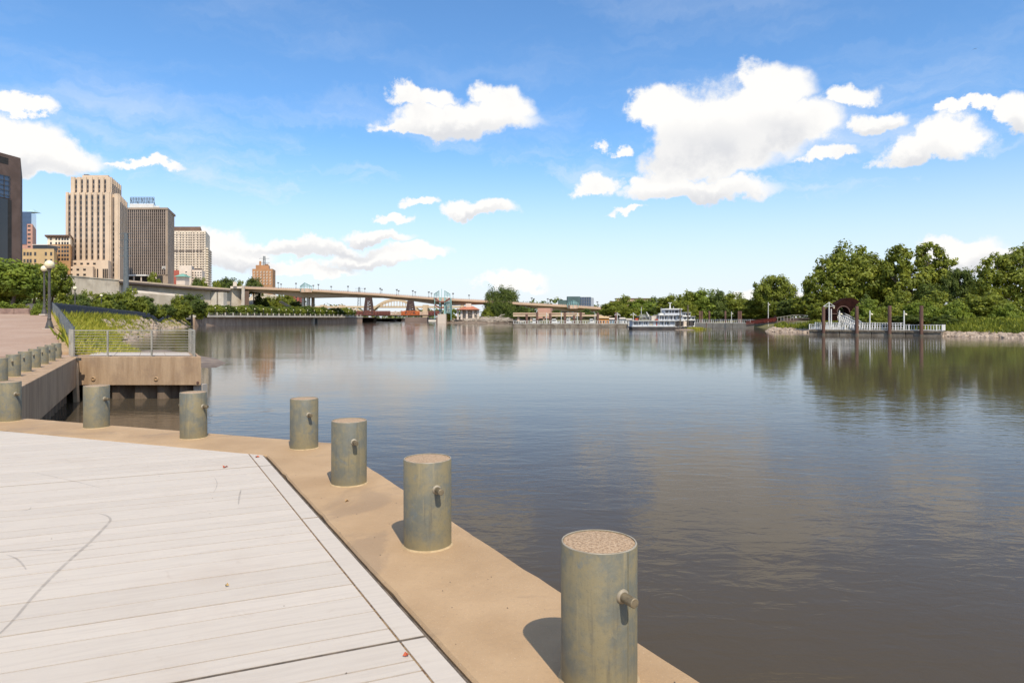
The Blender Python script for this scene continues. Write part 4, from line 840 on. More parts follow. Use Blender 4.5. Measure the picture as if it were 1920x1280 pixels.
# ------------------------------------------------------------------ road bridge
def xz(mb, pts, y0, y1):
    n = len(pts); return mb.add([(x,y0,z) for x,z in pts]+[(x,y1,z) for x,z in pts], [tuple(range(n)), tuple(range(2*n-1,n-1,-1))]+[(i,(i+1) % n,n+(i+1) % n,n+i) for i in range(n)])
def interp(tab, x):
    for (x0,y0),(x1,y1) in zip(tab, tab[1:]):
        if x0 <= x <= x1: return y0+(y1-y0)*(x-x0)/(x1-x0)
    return tab[-1][1] if x > tab[-1][0] else tab[0][1]
DB = 440
TOPL = [(456,536.2),(573,540.5),(700,548.2),(813,556.6),(902,561.4),(977,566),(1069,571),(1170,577.5)]
BOTL = [(456,545.5),(546,554.6),(561,557.6),(585,557.6),(640,556.4),(711,557.7),(764,563),(812,570),(848,571.8),(902,570.2),(977,573),(1029,581),(1060,584.2),(1090,584.4),(1140,583.6),(1170,583)]
M['girder'] = ctex('bridge_girder', (.47,.33,.205), .06); M['parapet'] = ctex('bridge_parapet', (.60,.41,.29), .06); M['teal'] = ctex('teal_steel', (.25,.45,.42)); M['pglass'] = glassm('canopy_glass', (.42,.60,.62), .15)
for nd in [M['pglass'].node_tree]: nd.nodes['Principled BSDF'].inputs['Alpha'].default_value = .38
M['pglass'] = M['pglass']; M['maroon'] = ctex('maroon_steel', (.18,.06,.045))
br = thing('road_bridge', (PX(573,DB),DB,0), 'long tan haunched road bridge crossing the river', 'bridge')
xs = [456,500,546,561,585,640,711,764,812,848,902,977,1029,1060,1090,1140,1170]
for a,b in zip(xs,xs[1:]):
    xz(MB(), [(PX(a,DB),ZY(interp(TOPL,a)+5.5,DB)),(PX(b,DB)-.02,ZY(interp(TOPL,b)+5.5,DB)),(PX(b,DB)-.02,ZY(interp(BOTL,b),DB)),(PX(a,DB),ZY(interp(BOTL,a),DB))], DB, DB+13).build('girder', M['girder'], br)
    za,zb_ = interp(TOPL,a), interp(TOPL,b); d = DB-3
    xz(MB(), [(PX(a,d),ZY(za+5.4,d)),(PX(b,d)-.02,ZY(zb_+5.4,d)),(PX(b,d)-.02,ZY(zb_+3.6,d)),(PX(a,d),ZY(za+3.6,d))], d, DB+16).build('deck_slab', M['girder'], br)
    for yy in (d, DB+15.6): xz(MB(), [(PX(a,d),ZY(za+3.59,d)),(PX(b,d)-.02,ZY(zb_+3.59,d)),(PX(b,d)-.02,ZY(zb_+1.2,d)),(PX(a,d),ZY(za+1.2,d))], yy, yy+.4).build('parapet', M['parapet'], br)
    MB().bar((PX(a,d),d+.2,ZY(za+.2,d)),(PX(b,d),d+.2,ZY(zb_+.2,d)),.14).build('handrail', M['steel'], br)
    nb = int((b-a)/3.4); mb = MB()
    for k in range(nb): x = a+(b-a)*k/nb; mb.box(PX(x,d)-.12,PX(x,d)+.12,d+.05,d+.35,ZY(interp(TOPL,x)+1.2,d),ZY(interp(TOPL,x)+.1,d))
    o = mb.build('balusters', M['parapet'], br); o['kind'] = 'stuff'
# piers
for xc, yb, w, c_ in ((572,599,4.2,M['fine']),(830,600,4.5,M['fine']),(1075,605,4.2,M['fine'])):
    zt = ZY(interp(BOTL,xc)+.2,DB)
    for dx in (-5,4.2): MB().box(PX(xc+dx,DB)-w*.17,PX(xc+dx,DB)+w*.17*1.1,DB+1,DB+4,WZ-1,zt).build('pier_column', c_, br)
    for dx in (-4,5): MB().box(PX(xc+dx,DB+11)+3,PX(xc+dx,DB+11)+4.4,DB+9,DB+12,WZ-1,zt).build('pier_column', M['tanwall'], br)
MB().box(PX(566,DB-6),PX(600,DB-6),DB-7,DB+14,WZ-1,1.9).build('pier_base', M['fine'], br)
q = [(PX(433,416),416),(PX(459,428),428),(PX(462,450),450),(PX(433,445),445)]
ab = thing('bridge_abutment', (q[0][0],416,1.8), 'tall concrete abutment tower at the left end of the road bridge', 'abutment')
MB().prism([(PX(452.5,424),424),(PX(458.5,424),424),(PX(460,452),452),(PX(454,452),452)], 1.5, ZY(535.5,424)).build('tower', M['fine'], ab); MB().prism([(PX(424,420),420),(PX(452.4,427),427),(PX(452.4,440),440),(PX(424,440),440)], 1.5, ZY(541.5,424)).build('wall', M['retw'], ab)
MB().prism([(PX(432,421),421),(PX(453,421.5),421.5),(PX(453,437),437),(PX(432,437),437)], ZY(541,424), ZY(537,424)).build('cap', M['pale'], ab); MB().prism([(PX(437,420),420),(PX(444,420),420),(PX(444,428),428),(PX(437,428),428)], ZY(537,424), ZY(529,424)).build('gate_pier', M['pale'], ab)
MB().prism([(PX(459,434),434),(PX(467,436),436),(PX(467,452),452),(PX(459,452),452)], 1.5, ZY(545.5,434)).build('inner_wall', M['roofb'], ab)
# overlooks with glass canopies
def overlook(xc, label, yt, half):
    d = DB-3.4; s = d/F; yd = interp(TOPL,xc); r = thing('bridge_overlook', (PX(xc,d),d,ZY(yd,d)), label, 'overlook', 'glazed overlooks on the bridge'); X0 = PX(xc,d); zd = ZY(yd+1,d); zt = ZY(yt,d); hw = half*s
    MB().prism([(X0-hw,d),(X0-hw*.6,d-3),(X0+hw*.6,d-3),(X0+hw,d)], zd-2.2, zd).build('platform', M['parapet'], r)
    for k in range(7):
        u = -1+k/3; zz = zd+(zt-zd)*(1-.55*abs(u)); yy = d-3*(1-abs(u))-.1; MB().bar((X0+u*hw,yy,zd-1.5),(X0+u*hw,yy,zz),.28).build('post', M['teal'], r)
        if k < 6 and not (xc == 829 and k in (2,3)):
            u2 = -1+(k+1)/3; z2 = zd+(zt-zd)*(1-.55*abs(u2)); y2 = d-3*(1-abs(u2))-.1
            MB().add([(X0+u*hw,yy,zd+1),(X0+u2*hw,y2,zd+1),(X0+u2*hw,y2,z2),(X0+u*hw,yy,zz),(X0+u*hw,yy+.06,zd+1),(X0+u2*hw,y2+.06,zd+1),(X0+u2*hw,y2+.06,z2),(X0+u*hw,yy+.06,zz)],[(0,1,2,3),(7,6,5,4),(0,4,5,1),(3,2,6,7)]).build('glass_pane', M['pglass'], r)
            MB().bar((X0+u*hw,yy-.1,zz),(X0+u2*hw,y2-.1,z2),.25).build('canopy_edge', M['teal'], r)
    return r
overlook(574, 'teal glazed overlook on the bridge above the left pier', 530.5, 11); overlook(1074, 'teal glazed overlook on the bridge above the right pier', 563, 10)
ov = overlook(829, 'teal glazed overlook above the concrete lift base on the island', 542, 15)
lt = thing('lift_tower', (PX(829,428),428,WZ), 'glass and teal lift tower with maroon stairs on a concrete base under the bridge', 'lift tower'); d = 428
MB().box(PX(820.5,d),PX(836,d),d,d+10,WZ-1,ZY(588.5,d)).build('base', M['pale'], lt)
for x in (824.5,833.5): MB().box(PX(x,d)-.45,PX(x,d)+.45,d+1,d+2,ZY(588.5,d),ZY(557,d)).build('column', M['teal'], lt)
for x in (814,845): MB().box(PX(x,d)-.2,PX(x,d)+.2,d+3,d+3.5,ZY(600,d),ZY(558,d)).build('column', M['teal'], lt)
MB().box(PX(835,d),PX(844.5,d),d+4,d+9,ZY(588,d),ZY(559,d)).build('glass_shaft', M['pglass'], lt)
for k in range(5): MB().bar((PX(834.5,d),d+3.7,ZY(560+6.5*k,d)),(PX(845,d),d+3.7,ZY(560+6.5*k,d)),.2).build('transom', M['teal'], lt)
for a,b in (((815,559),(825,566)),((825,566),(834,566)),((834,566),(844,559)),((815,571),(824,577)),((824,577),(833,577)),((818,583),(826,586))): MB().bar((PX(a[0],d),d-.3,ZY(a[1],d)),(PX(b[0],d),d-.3,ZY(b[1],d)),.7,.8).build('stair_flight', M['maroon'], lt)
# bridge lamps
bl = thing('bridge_lamp', (0,0,0), '', 'lamp', 'twin lamps along the bridge'); MB().lathe([(.28,0),(.2,.5),(.12,.7),(.1,3.6)],8).build('pole', M['iron'], bl, 60)
for s in (-.35,.35): MB().lathe([(.08,3.0),(.24,3.25),(.24,3.75),(.06,4.0)],8,(s,0,0)).build('lantern', M['iron'], bl, 40)
LX = [521.7,527,555,587.5,597,621,652.5,684,713,716,744,747.5,774,778.5,804,809,849.5,879.5,997,1001,1027,1031,1120]
for i,x in enumerate(LX):
    d = DB-2.8 if i % 2 == 0 else DB+14; o = bl if i == 0 else dup(bl,(0,0,0)); o.location = (PX(x,d),d,ZY(interp(TOPL,x)+2,DB)); o['label'] = ORDN[i]+' dark twin lamp on the road bridge, from the left'
# ------------------------------------------------------------------ beyond the bridge
M['arch'] = ctex('arch_concrete', (.56,.42,.27), .06)
tag(MB().add([(-112,690,1.2),(60,690,1.2),(2500,690,1.2),(2500,6500,4),(-2500,6500,4),(-2500,690,1.2)],[(0,1,2,3,4,5)]).build('far_ground', M['soil']), kind='structure')
tag(MB().add([(-112,690,WZ-1),(900,690,WZ-1),(900,692,1.25),(-112,692,1.25)],[(0,1,2,3)]).build('far_shore', M['fine']), kind='structure')
D = 800; ar = thing('arch_bridge', (PX(739,D),D,1), 'cream concrete arch bridge seen beneath the road bridge', 'bridge')
xz(MB(), [(PX(553,D),ZY(573.5,D)),(PX(870,D),ZY(573.5,D)),(PX(870,D),ZY(577,D)),(PX(553,D),ZY(577,D))], D, D+14).build('deck', M['arch'], ar)
for x,w in ((558,5),(604,6),(639,6),(797,9),(836,8),(866,5)): MB().box(PX(x-w/2,D),PX(x+w/2,D),D-1,D+15,-3,ZY(571.5,D)).build('pier', M['arch'], ar)
def archrib(x0,x1,yb,yt,th,n=18,yy=D,nm='arch_rib'):
    mb = MB(); up_, lo_ = [], []
    for k in range(n+1):
        s = -1+2*k/n; x = (x0+x1)/2+s*(x1-x0)/2; y = yt+(yb-yt)*s*s; up_.append((PX(x,D),ZY(y-th/2,D))); lo_.append((PX(x,D),ZY(y+th/2,D)))
    for k in range(n): xz(mb, [up_[k],up_[k+1],lo_[k+1],lo_[k]], yy, yy+2.2)
    mb.build(nm, M['arch'], ar)
archrib(690,790,589,562,4.2,24,D-1.2); archrib(690,790,589,562,4.2,24,D+13)
for k in range(11): x = 712+k*5.4; s = (x-740)/50; MB().box(PX(x,D)-.35,PX(x,D)+.35,D-.6,D+.2,ZY(574,D),ZY(563.5+27*s*s,D)).build('hanger', M['arch'], ar)
for x0,x1 in ((561,600),(608,636),(643,688)): archrib(x0,x1,592,580,2.2,12,D-.5); 
for x in (567,578,589,614,622,630,650,660,670): MB().box(PX(x,D)-.4,PX(x,D)+.4,D,D+1,ZY(586,D),ZY(577,D)).build('spandrel_post', M['arch'], ar)
# railway lift bridge
D = 600; M['orange_s'] = ctex('orange_steel', (.55,.14,.04)); M['truss'] = ctex('truss_steel', (.07,.04,.035)); M['stoneb'] = ctex('old_masonry', (.20,.14,.11))
rb_ = thing('railway_bridge', (PX(735,D),D,WZ), 'low dark red railway truss bridge on masonry piers behind the road bridge', 'bridge')
MB().box(PX(664,D),PX(826,D),D,D+7,ZY(592.5,D),ZY(590,D)).build('deck_girder', M['truss'], rb_)
for a,b,m_ in ((666,694,'maroon'),(694,732,'maroon'),(732,752,'parapet'),(752,787,'orange_s'),(787,803,'parapet'),(803,826,'maroon')):
    y0 = 583.5 if m_ != 'parapet' else 585; n = max(2,int((b-a)/5)); mb = MB()
    mb.bar((PX(a,D),D-.2,ZY(y0,D)),(PX(b,D),D-.2,ZY(y0,D)),.7); mb.bar((PX(a,D),D-.2,ZY(589.5,D)),(PX(b,D),D-.2,ZY(589.5,D)),.8)
    for k in range(n):
        x0,x1 = a+(b-a)*k/n, a+(b-a)*(k+1)/n; mb.bar((PX(x0,D),D-.2,ZY(589.5,D)),(PX((x0+x1)/2,D),D-.2,ZY(y0,D)),.6); mb.bar((PX((x0+x1)/2,D),D-.2,ZY(y0,D)),(PX(x1,D),D-.2,ZY(589.5,D)),.6)
    mb.build('truss', M[m_], rb_)
    if m_ in ('maroon','orange_s'): MB().box(PX(a+1,D),PX(b-1,D),D+1.5,D+4.5,ZY(589.8,D),ZY(584.3,D)).build('girder_panel', M[m_], rb_)
for x,w,y0 in ((690,11,557.5),(769,11,564)):
    mb = MB()
    for sx in (-1,1):
        for dy in (0,6): mb.bar((PX(x+sx*w*.75,D),D+dy,ZY(590,D)),(PX(x+sx*w*.35,D),D+dy,ZY(y0,D)),1.1)
    for k in range(6):
        t0,t1 = k/6,(k+1)/6; w0,w1 = w*(.75-.4*t0),w*(.75-.4*t1); ya,yb = 590+(y0-590)*t0, 590+(y0-590)*t1
        mb.bar((PX(x-w0,D),D,ZY(ya,D)),(PX(x+w1,D),D,ZY(yb,D)),.8); mb.bar((PX(x+w0,D),D,ZY(ya,D)),(PX(x-w1,D),D,ZY(yb,D)),.8); mb.bar((PX(x-w0,D),D,ZY(ya,D)),(PX(x+w0,D),D,ZY(ya,D)),.7)
    mb.build('lift_tower', M['truss'], rb_); MB().box(PX(x-4,D),PX(x+4,D),D+1,D+6,ZY(y0+6,D),ZY(y0-1,D)).build('counterweight', M['truss'], rb_)
for x0,x1 in ((668,702),(760,801),(818,824)): MB().box(PX(x0,D),PX(x1,D),D-2,D+9,WZ-1,ZY(594.5,D)).build('masonry_pier', M['stoneb'], rb_)
for x,w in ((735,12),(757,5)):
    r = thing('barge', (PX(x,650),650,WZ), 'dark moored barge under the railway bridge, '+('larger one at the left' if w > 6 else 'smaller one at the right'), 'barge'); MB().box(PX(x-w*.6,650),PX(x+w*.6,650),646,654,WZ-.3,ZY(600,650)).build('hull', M['bronze'], r); MB().box(PX(x-w*.3,650),PX(x+w*.35,650),648,652,ZY(600,650),ZY(597.8,650)).build('cabin', M['dark'], r)
# far wooded hills
hl = [(X_, 1300+120*math.sin(X_*.004), 6+7*math.sin(X_*.009+1)+4*math.sin(X_*.031), 34, 60, 17+6*math.sin(X_*.013)) for X_ in range(-620,900,26)]
tag(put('far_woods', leafmesh('far_woods', hl, 16000, 3.6, 51, clumps=14, spread=.4), M['leaf_dark']), 'distant wooded hills beyond the bridges', 'woods', kind='stuff')
# bluff beyond the abutment
def patch(name, X0, X1, Y0, Y1, zf, nx, ny, mat, jit=0.):
    vs = []
    for j in range(ny+1):
        for i in range(nx+1):
            x, y = X0+(X1-X0)*i/nx, Y0+(Y1-Y0)*j/ny; vs.append((x+random.uniform(-jit,jit), y, zf(x,y,i/nx,j/ny)+random.uniform(-jit,jit)))
    return tag(MB().add(vs, [(j*(nx+1)+i,j*(nx+1)+i+1,(j+1)*(nx+1)+i+1,(j+1)*(nx+1)+i) for j in range(ny) for i in range(nx)]).build(name, mat, smooth=35), kind='structure')
M['bluff'] = pm('limestone_bluff', (.38,.31,.22), (.52,.44,.33), .12, .9, c3=(.16,.15,.07), s3=.09, bump=.2, bscale=.5)
DBL = 470
patch('bluff', PX(462,DBL), PX(560,DBL), 455, 520, lambda x,y,i,j: 1.5+(ZY(549,DBL)-1.5)*min(1,(j*2.4)**.7)*(1-.72*i**1.4), 26, 14, M['bluff'], .9)
for i,(x,yt,w) in enumerate([(490,550,26),(505,556,24),(520,560,22),(534,566,22),(548,574,22),(498,568,20),(474,572,24),(541,552,24),(556,565,18),(527,553,20)]):
    tree('bluff_tree', ('bushy','round','small')[i % 3], x, yt, 462+(i % 4)*7, 4, w*1.25, ('leaf_dark','leaf')[i % 2], ORDN[i]+' tree clinging to the limestone bluff below the bridge', 'tree', 'trees on the bluff')
q = quad(533,530,560,530,569,548); r = body('red_bluff_building','small red brick building with dark windows on the bluff under the bridge', q, 2, ZY(552,530), M['redb']); f = Face(q[0],q[1],2,ZY(552,530)); f.wins(r, [PX(x,530)-f.a.x for x in (541,548.5,555.5)], [ZY(y,530)-2 for y in (557.5,562.5)], 1.3, 1.2)
# bluff stair
st_ = thing('bluff_stair', (PX(540,455),455,2), 'pale stepped stair descending the bluff to the promenade', 'stair')
for k in range(12): p = P(526+2.4*k, 564+1.35*k, 452); MB().box(p.x-.6,p.x+.7,p.y-1,p.y+2,p.z-1.2,p.z).build('flight', M['fine'], st_)
# ------------------------------------------------------------------ island
ic = (PX(897,450),446); vs = []; ni = 28
for s,z in ((1.0,WZ-.4),(.92,WZ+.5),(.72,WZ+1.6),(.4,WZ+2.3),(.0,WZ+2.5)):
    for k in range(ni): a = k*2*math.pi/ni; rr = 1+.08*math.sin(3*a)+random.uniform(-.04,.04); vs.append((ic[0]+math.cos(a)*27*s*rr, ic[1]+math.sin(a)*27*s*rr, z+random.uniform(-.12,.12)))
tag(MB().add(vs, [(r*ni+i,r*ni+(i+1) % ni,(r+1)*ni+(i+1) % ni,(r+1)*ni+i) for r in range(4) for i in range(ni)]).build('island', M['mud'], smooth=80), kind='structure')
mb = MB()
for k in range(420):
    a = random.uniform(math.pi*1.05,math.pi*2.02); s = random.uniform(.62,.97); p = Vector((ic[0]+4+math.cos(a)*21*s, ic[1]+math.sin(a)*26*s, WZ+.4+2.6*(1-s)*1.9+random.uniform(0,1.7)))
    an = random.uniform(-.7,.7)+(math.pi if random.random() < .5 else 0); L_ = random.uniform(1.5,6); dv = Vector((math.cos(an),math.sin(an)*.7,random.uniform(-.18,.3)))*L_; r_ = random.uniform(.09,.26)
    mb.tube([p, p+dv*.5+Vector((0,0,random.uniform(-.2,.3))), p+dv], [r_,r_*.8,r_*.35], 5)
tag(mb.build('driftwood', M['drift']), 'tangled pile of bleached driftwood on the island shore', 'driftwood', kind='stuff')
for i,(pts,r_) in enumerate([([(929,598),(938,592),(947,589)],.32),([(932,596),(944,599),(955,606)],.3),([(890,588),(896,593),(902,596)],.26)]):
    lg = thing('driftwood_log', P(pts[0][0],pts[0][1],421), ['bleached trunk leaning up to the right on the island','bleached trunk sloping down into the water on the island','forked bleached branch left on the driftwood pile'][i], 'log', 'fallen trunks'); MB().tube([P(x,y,421) for x,y in pts],[r_,r_*.8,r_*.4],7).build('stem', M['drift'], lg, 60); MB().tube([P(*pts[1],421), P(pts[1][0]+3,pts[1][1]-5,421)],[r_*.5,r_*.15],6).build('branch', M['drift'], lg, 60)
IT = [(-.45,0,.54,.46,.46,.38),(.0,0,.62,.55,.5,.38),(.42,.05,.55,.48,.46,.38),(-.35,-.2,.34,.36,.34,.26),(.38,-.22,.32,.42,.34,.28),(.05,-.3,.40,.42,.34,.32),(.72,0,.34,.26,.34,.28)]
PROTO['island'] = (leafmesh('crown', IT, 26000, .030, 21, clumps=44, spread=.42), trunkmesh('trunk', 1, .035, IT, 21), 1.0)
def bigtree(key, x, yt, d, zb, wpx, wu, mat, label, rz=0, name='cottonwood_tree', depth=1.):
    cm, tm, tp = PROTO[key]; h = (ZY(yt,d)-zb)/tp; w = wpx/F*d/wu; r = thing(name, (PX(x,d),d,zb), label, 'tree'); r.rotation_euler = (0,0,rz); r.scale = (w,w*depth,h)
    for nm, me, mt in (('trunk',tm,M['bark']),('crown',cm,M[mat])):
        o = bpy.data.objects.new(nm, me); COL.objects.link(o); o.parent = r
        if not me.materials: me.materials.append(mt)
        else: o.material_slots[0].link = 'OBJECT'; o.material_slots[0].material = mt
    return r
bigtree('island', 939, 537.5, 440, -.6, 70, 1.95, 'leaf_dark', 'large dense round tree on the island', name='island_tree', depth=.7)
for i,(x,yt,w) in enumerate([(842,585,14),(872,586,18),(890,586,16),(915,577,26),(852,590,12)]): tree('island_shrub', 'bushy', x, yt, 436, 0, w, 'leaf', ORDN[i]+' low green shrub on the island', 'shrub', 'island shrubs')
pv = thing('island_pavilion', (PX(878,430),430,.6), 'cream pavilion with a red hipped roof on the island', 'pavilion'); x0,x1 = PX(857,430),PX(900,430); z0,z1 = ZY(580.5,430),ZY(573.5,430); zi = .4
for x in (859,866,876,888,897): MB().box(PX(x,430)-.6,PX(x,430)+.6,427,428.2,zi,z0-.002).build('column', M['pale'], pv)
MB().box(x0+2,x1-2,430,438,zi,z0-.004).build('wall', M['pale'], pv); MB().add([(x0,425,z0),(x1,425,z0),(x1,442,z0),(x0,442,z0),(PX(872,430),433,z1),(PX(886,430),433,z1)],[(0,1,5,4),(2,3,4,5),(1,2,5),(3,0,4),(3,2,1,0)]).build('roof', ctex('red_roof',(.42,.15,.08)), pv)
MB().box(PX(873,430),PX(883,430),431,435,z1-.6,z1+1.6).build('cupola', M['pale'], pv)
# ------------------------------------------------------------------ right bank
bank = [(130,30),(96,70),(80.5,104),(75.5,117),(67,140),(59.5,158),(65,172),(75,188),(88,214),(86,240),(66,250),(49,258),(45,276),(10,286),(8,330),(6,400),(6,470),(40,560),(120,690)]
inl = [(200,30),(130,76),(98,110),(86,124),(78,148),(72,168),(76,182),(86,198),(100,220),(97,252),(76,262),(60,268),(52,288),(18,298),(17,334),(16,404),(18,474),(70,566),(200,700)]
vs = []; NK = 6
for (a,b),(c_,d_) in zip(bank,inl):
    for k in range(NK):
        s = k/(NK-1); vs.append((a+(c_-a)*s, b+(d_-b)*s, WZ-.4+3.0*s**.75+random.uniform(-.1,.1)*(0 < k < NK-1)))
tag(MB().add(vs, [(i*NK+k,i*NK+k+1,(i+1)*NK+k+1,(i+1)*NK+k) for i in range(len(bank)-1) for k in range(NK-1)]).build('right_bank', M['soil'], smooth=80), kind='structure')
lp = [(x,y,1.3) for x,y in inl]+[(1500,700,1.3),(1500,30,1.3)]
tag(MB().add(lp,[tuple(range(len(lp)))]).build('right_ground', M['soil']), kind='structure')
def rb(i, s):
    i0 = min(int(i),len(bank)-2); f = i-i0; a = [bank[i0][k]+(bank[i0+1][k]-bank[i0][k])*f for k in (0,1)]; b = [inl[i0][k]+(inl[i0+1][k]-inl[i0][k])*f for k in (0,1)]
    return (a[0]+(b[0]-a[0])*s, a[1]+(b[1]-a[1])*s, WZ-.4+3.0*s**.75)
rocks('riprap', [rb(random.uniform(1.4,6.2), random.uniform(.03,.25)) for _ in range(2600)], 'pale riprap stones along the right river bank', .2, .55)
grass('bank_weeds', [rb(random.uniform(1.4,4.7), random.uniform(.2,1.0)) for _ in range(14000)]+[rb(random.uniform(4.7,6.3), random.uniform(.26,.55)) for _ in range(1500)], 'light green weeds above the right riprap', .3, 1.1, 'leaf', .10)
# trees: big ones are single crowns
def big(key, lobes, n, size, seed, **kw): PROTO[key] = (leafmesh('crown', lobes, n, size, seed, **kw), trunkmesh('trunk', 1, .03, lobes, seed, .25), max(l[2]+l[5] for l in lobes))
big('c1', [(-.02,0,.70,.30,.36,.28),(-.30,0,.62,.24,.3,.22),(-.46,0,.42,.20,.28,.18),(.24,0,.62,.26,.32,.24),(.06,-.2,.48,.34,.3,.22),(-.24,-.15,.36,.30,.3,.2),(.36,-.1,.40,.22,.3,.24),(-.55,0,.26,.14,.2,.14)], 26000, .0225, 31, clumps=44, spread=.30)
big('c2', [(-.28,0,.78,.18,.24,.20),(.16,0,.80,.20,.24,.18),(.40,0,.66,.17,.22,.14),(-.40,0,.54,.18,.24,.2),(.0,0,.56,.22,.26,.16),(-.1,-.1,.34,.34,.28,.22),(.28,-.1,.44,.16,.22,.14)], 17000, .0225, 32, clumps=30, spread=.32)
big('c3', [(0,0,.66,.34,.34,.32),(-.3,0,.54,.28,.3,.28),(.32,0,.52,.28,.3,.28),(0,-.2,.36,.42,.3,.26)], 14000, .028, 33, clumps=30, spread=.34)
big('c4', [(.1,0,.72,.34,.36,.27),(-.28,0,.66,.24,.3,.20),(-.42,0,.44,.22,.28,.22),(.42,0,.58,.28,.34,.28),(.05,-.2,.44,.40,.32,.24),(.5,-.1,.3,.3,.3,.24)], 24000, .0225, 34, clumps=44, spread=.30)
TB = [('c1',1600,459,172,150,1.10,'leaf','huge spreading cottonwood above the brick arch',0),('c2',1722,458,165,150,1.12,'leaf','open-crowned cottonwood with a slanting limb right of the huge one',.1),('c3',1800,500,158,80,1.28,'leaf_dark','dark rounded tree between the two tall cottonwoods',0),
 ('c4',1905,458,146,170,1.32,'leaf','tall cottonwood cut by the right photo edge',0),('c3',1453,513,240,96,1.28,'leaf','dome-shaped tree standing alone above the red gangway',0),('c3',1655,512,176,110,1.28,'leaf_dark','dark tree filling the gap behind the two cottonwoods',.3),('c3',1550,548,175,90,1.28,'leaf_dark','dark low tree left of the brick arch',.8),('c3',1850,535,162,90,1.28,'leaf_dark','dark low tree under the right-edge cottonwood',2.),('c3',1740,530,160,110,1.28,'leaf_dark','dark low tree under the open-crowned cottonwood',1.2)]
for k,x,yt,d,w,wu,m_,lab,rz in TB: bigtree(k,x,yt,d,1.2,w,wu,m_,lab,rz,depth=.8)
SH = [(1634,564,126,62,'leaf_lime'),(1668,575,124,60,'leaf'),(1692,549,128,74,'leaf'),(1726,566,122,52,'leaf_lime'),(1760,550,126,80,'leaf'),(1792,566,121,62,'leaf_lime'),(1822,556,124,74,'leaf'),(1858,552,122,76,'leaf'),(1892,572,117,60,'leaf_lime'),(1922,560,118,70,'leaf'),(1646,590,121,46,'leaf'),(1704,590,119,56,'leaf_dark'),(1776,592,116,60,'leaf_dark'),(1838,594,114,56,'leaf'),(1905,594,112,50,'leaf_lime'),(1541,566,138,44,'leaf'),(1624,556,136,40,'leaf_dark')]
for i,(x,yt,d,w,m_) in enumerate(SH): tree('bank_shrub', ('bushy','low','bushy','round')[i % 4], x, yt, d+10, .2, w*1.12, m_, ORDN[i]+' leafy shrub on the right bank behind the white landing stage, '+('upper row' if i < 10 else 'lower row'), 'shrub', 'shrubs on the right bank')
MT = [(1150,566,250,40,'round'),(1172,557,262,52,'bushy'),(1205,560,256,50,'round'),(1232,560,262,54,'bushy'),(1262,553,258,50,'round'),(1290,549,262,52,'bushy'),(1320,543,262,58,'round'),(1348,548,256,52,'bushy'),(1374,549,250,50,'round'),(1390,562,232,50,'bushy'),(1330,566,228,52,'low'),(1360,566,222,54,'bushy'),(1402,565,214,52,'bushy'),(1432,556,212,62,'round'),(1462,566,206,46,'bushy'),(1488,560,202,50,'round'),(1518,551,196,56,'round'),(1300,572,240,48,'low'),(1268,574,246,46,'low'),(1230,576,250,50,'bushy'),(1190,578,252,50,'low'),(1410,588,196,40,'low'),(1440,590,190,44,'low')]
for i,(x,yt,d,w,k) in enumerate(MT):
    if x < 1262: d += 42
    elif x < 1425: d = max(d, 259)
    elif x < 1475: d = max(d, 246)
    tree('riverside_tree', k, x, yt, d, .8, w*1.15, ('leaf','leaf','leaf_lime','leaf_dark')[i % 4], ORDN[i]+' leafy tree on the wooded shore behind the towboat', 'tree', 'trees on the wooded shore')
# brick arch building
ba = thing('brick_arch_building', (PX(1588,143),143,1), 'red brick building with a round arch in the trees, shade painted into its colour', 'building'); D = 143; x0,x1 = PX(1556,D),PX(1622,D); zb = 1.; xm = PX(1581,D); sp_z = ZY(585,D); R = PX(1592,D)-PX(1581,D)
M['shade_brick'] = pm('shade_toned_brick', (.019,.0075,.006), (.032,.012,.009), 1.2, .95, spec=.05); pts = [(x0,zb),(xm-R,zb)]+[(xm-R*math.cos(a),sp_z+R*.95*math.sin(a)) for a in np.linspace(0,math.pi,13)]+[(xm+R,zb),(x1,zb),(x1,ZY(574,D)),(PX(1607,D),ZY(562,D)),(PX(1597,D),ZY(558,D)),(PX(1585,D),ZY(559,D)),(PX(1570,D),ZY(568,D)),(x0,ZY(580,D))]  # tree shade over the red brick is put into this base colour
xz(MB(), pts, D, D+2.2).build('arch_wall', M['shade_brick'], ba); MB().box(x0+.2,x1-.2,D+2.3,D+3.4,zb,ZY(583,D)).build('vault', M['dark'], ba)
mb = MB()
for k in range(12):
    a0,a1_ = k*math.pi/12,(k+1)*math.pi/12; xz(mb, [(xm-R*math.cos(a0),sp_z+R*.95*math.sin(a0)),(xm-R*math.cos(a1_),sp_z+R*.95*math.sin(a1_)),(xm-R*1.14*math.cos(a1_),sp_z+R*1.1*math.sin(a1_)),(xm-R*1.14*math.cos(a0),sp_z+R*1.1*math.sin(a0))], D-.15, D-.002)
mb.build('arch_ring', ctex('arch_trim',(.13,.07,.055)), ba); MB().box(x0,xm-R-.1,D-.2,D-.004,ZY(589,D),ZY(587.5,D)).build('string_course', ctex('string_trim',(.14,.08,.06)), ba)
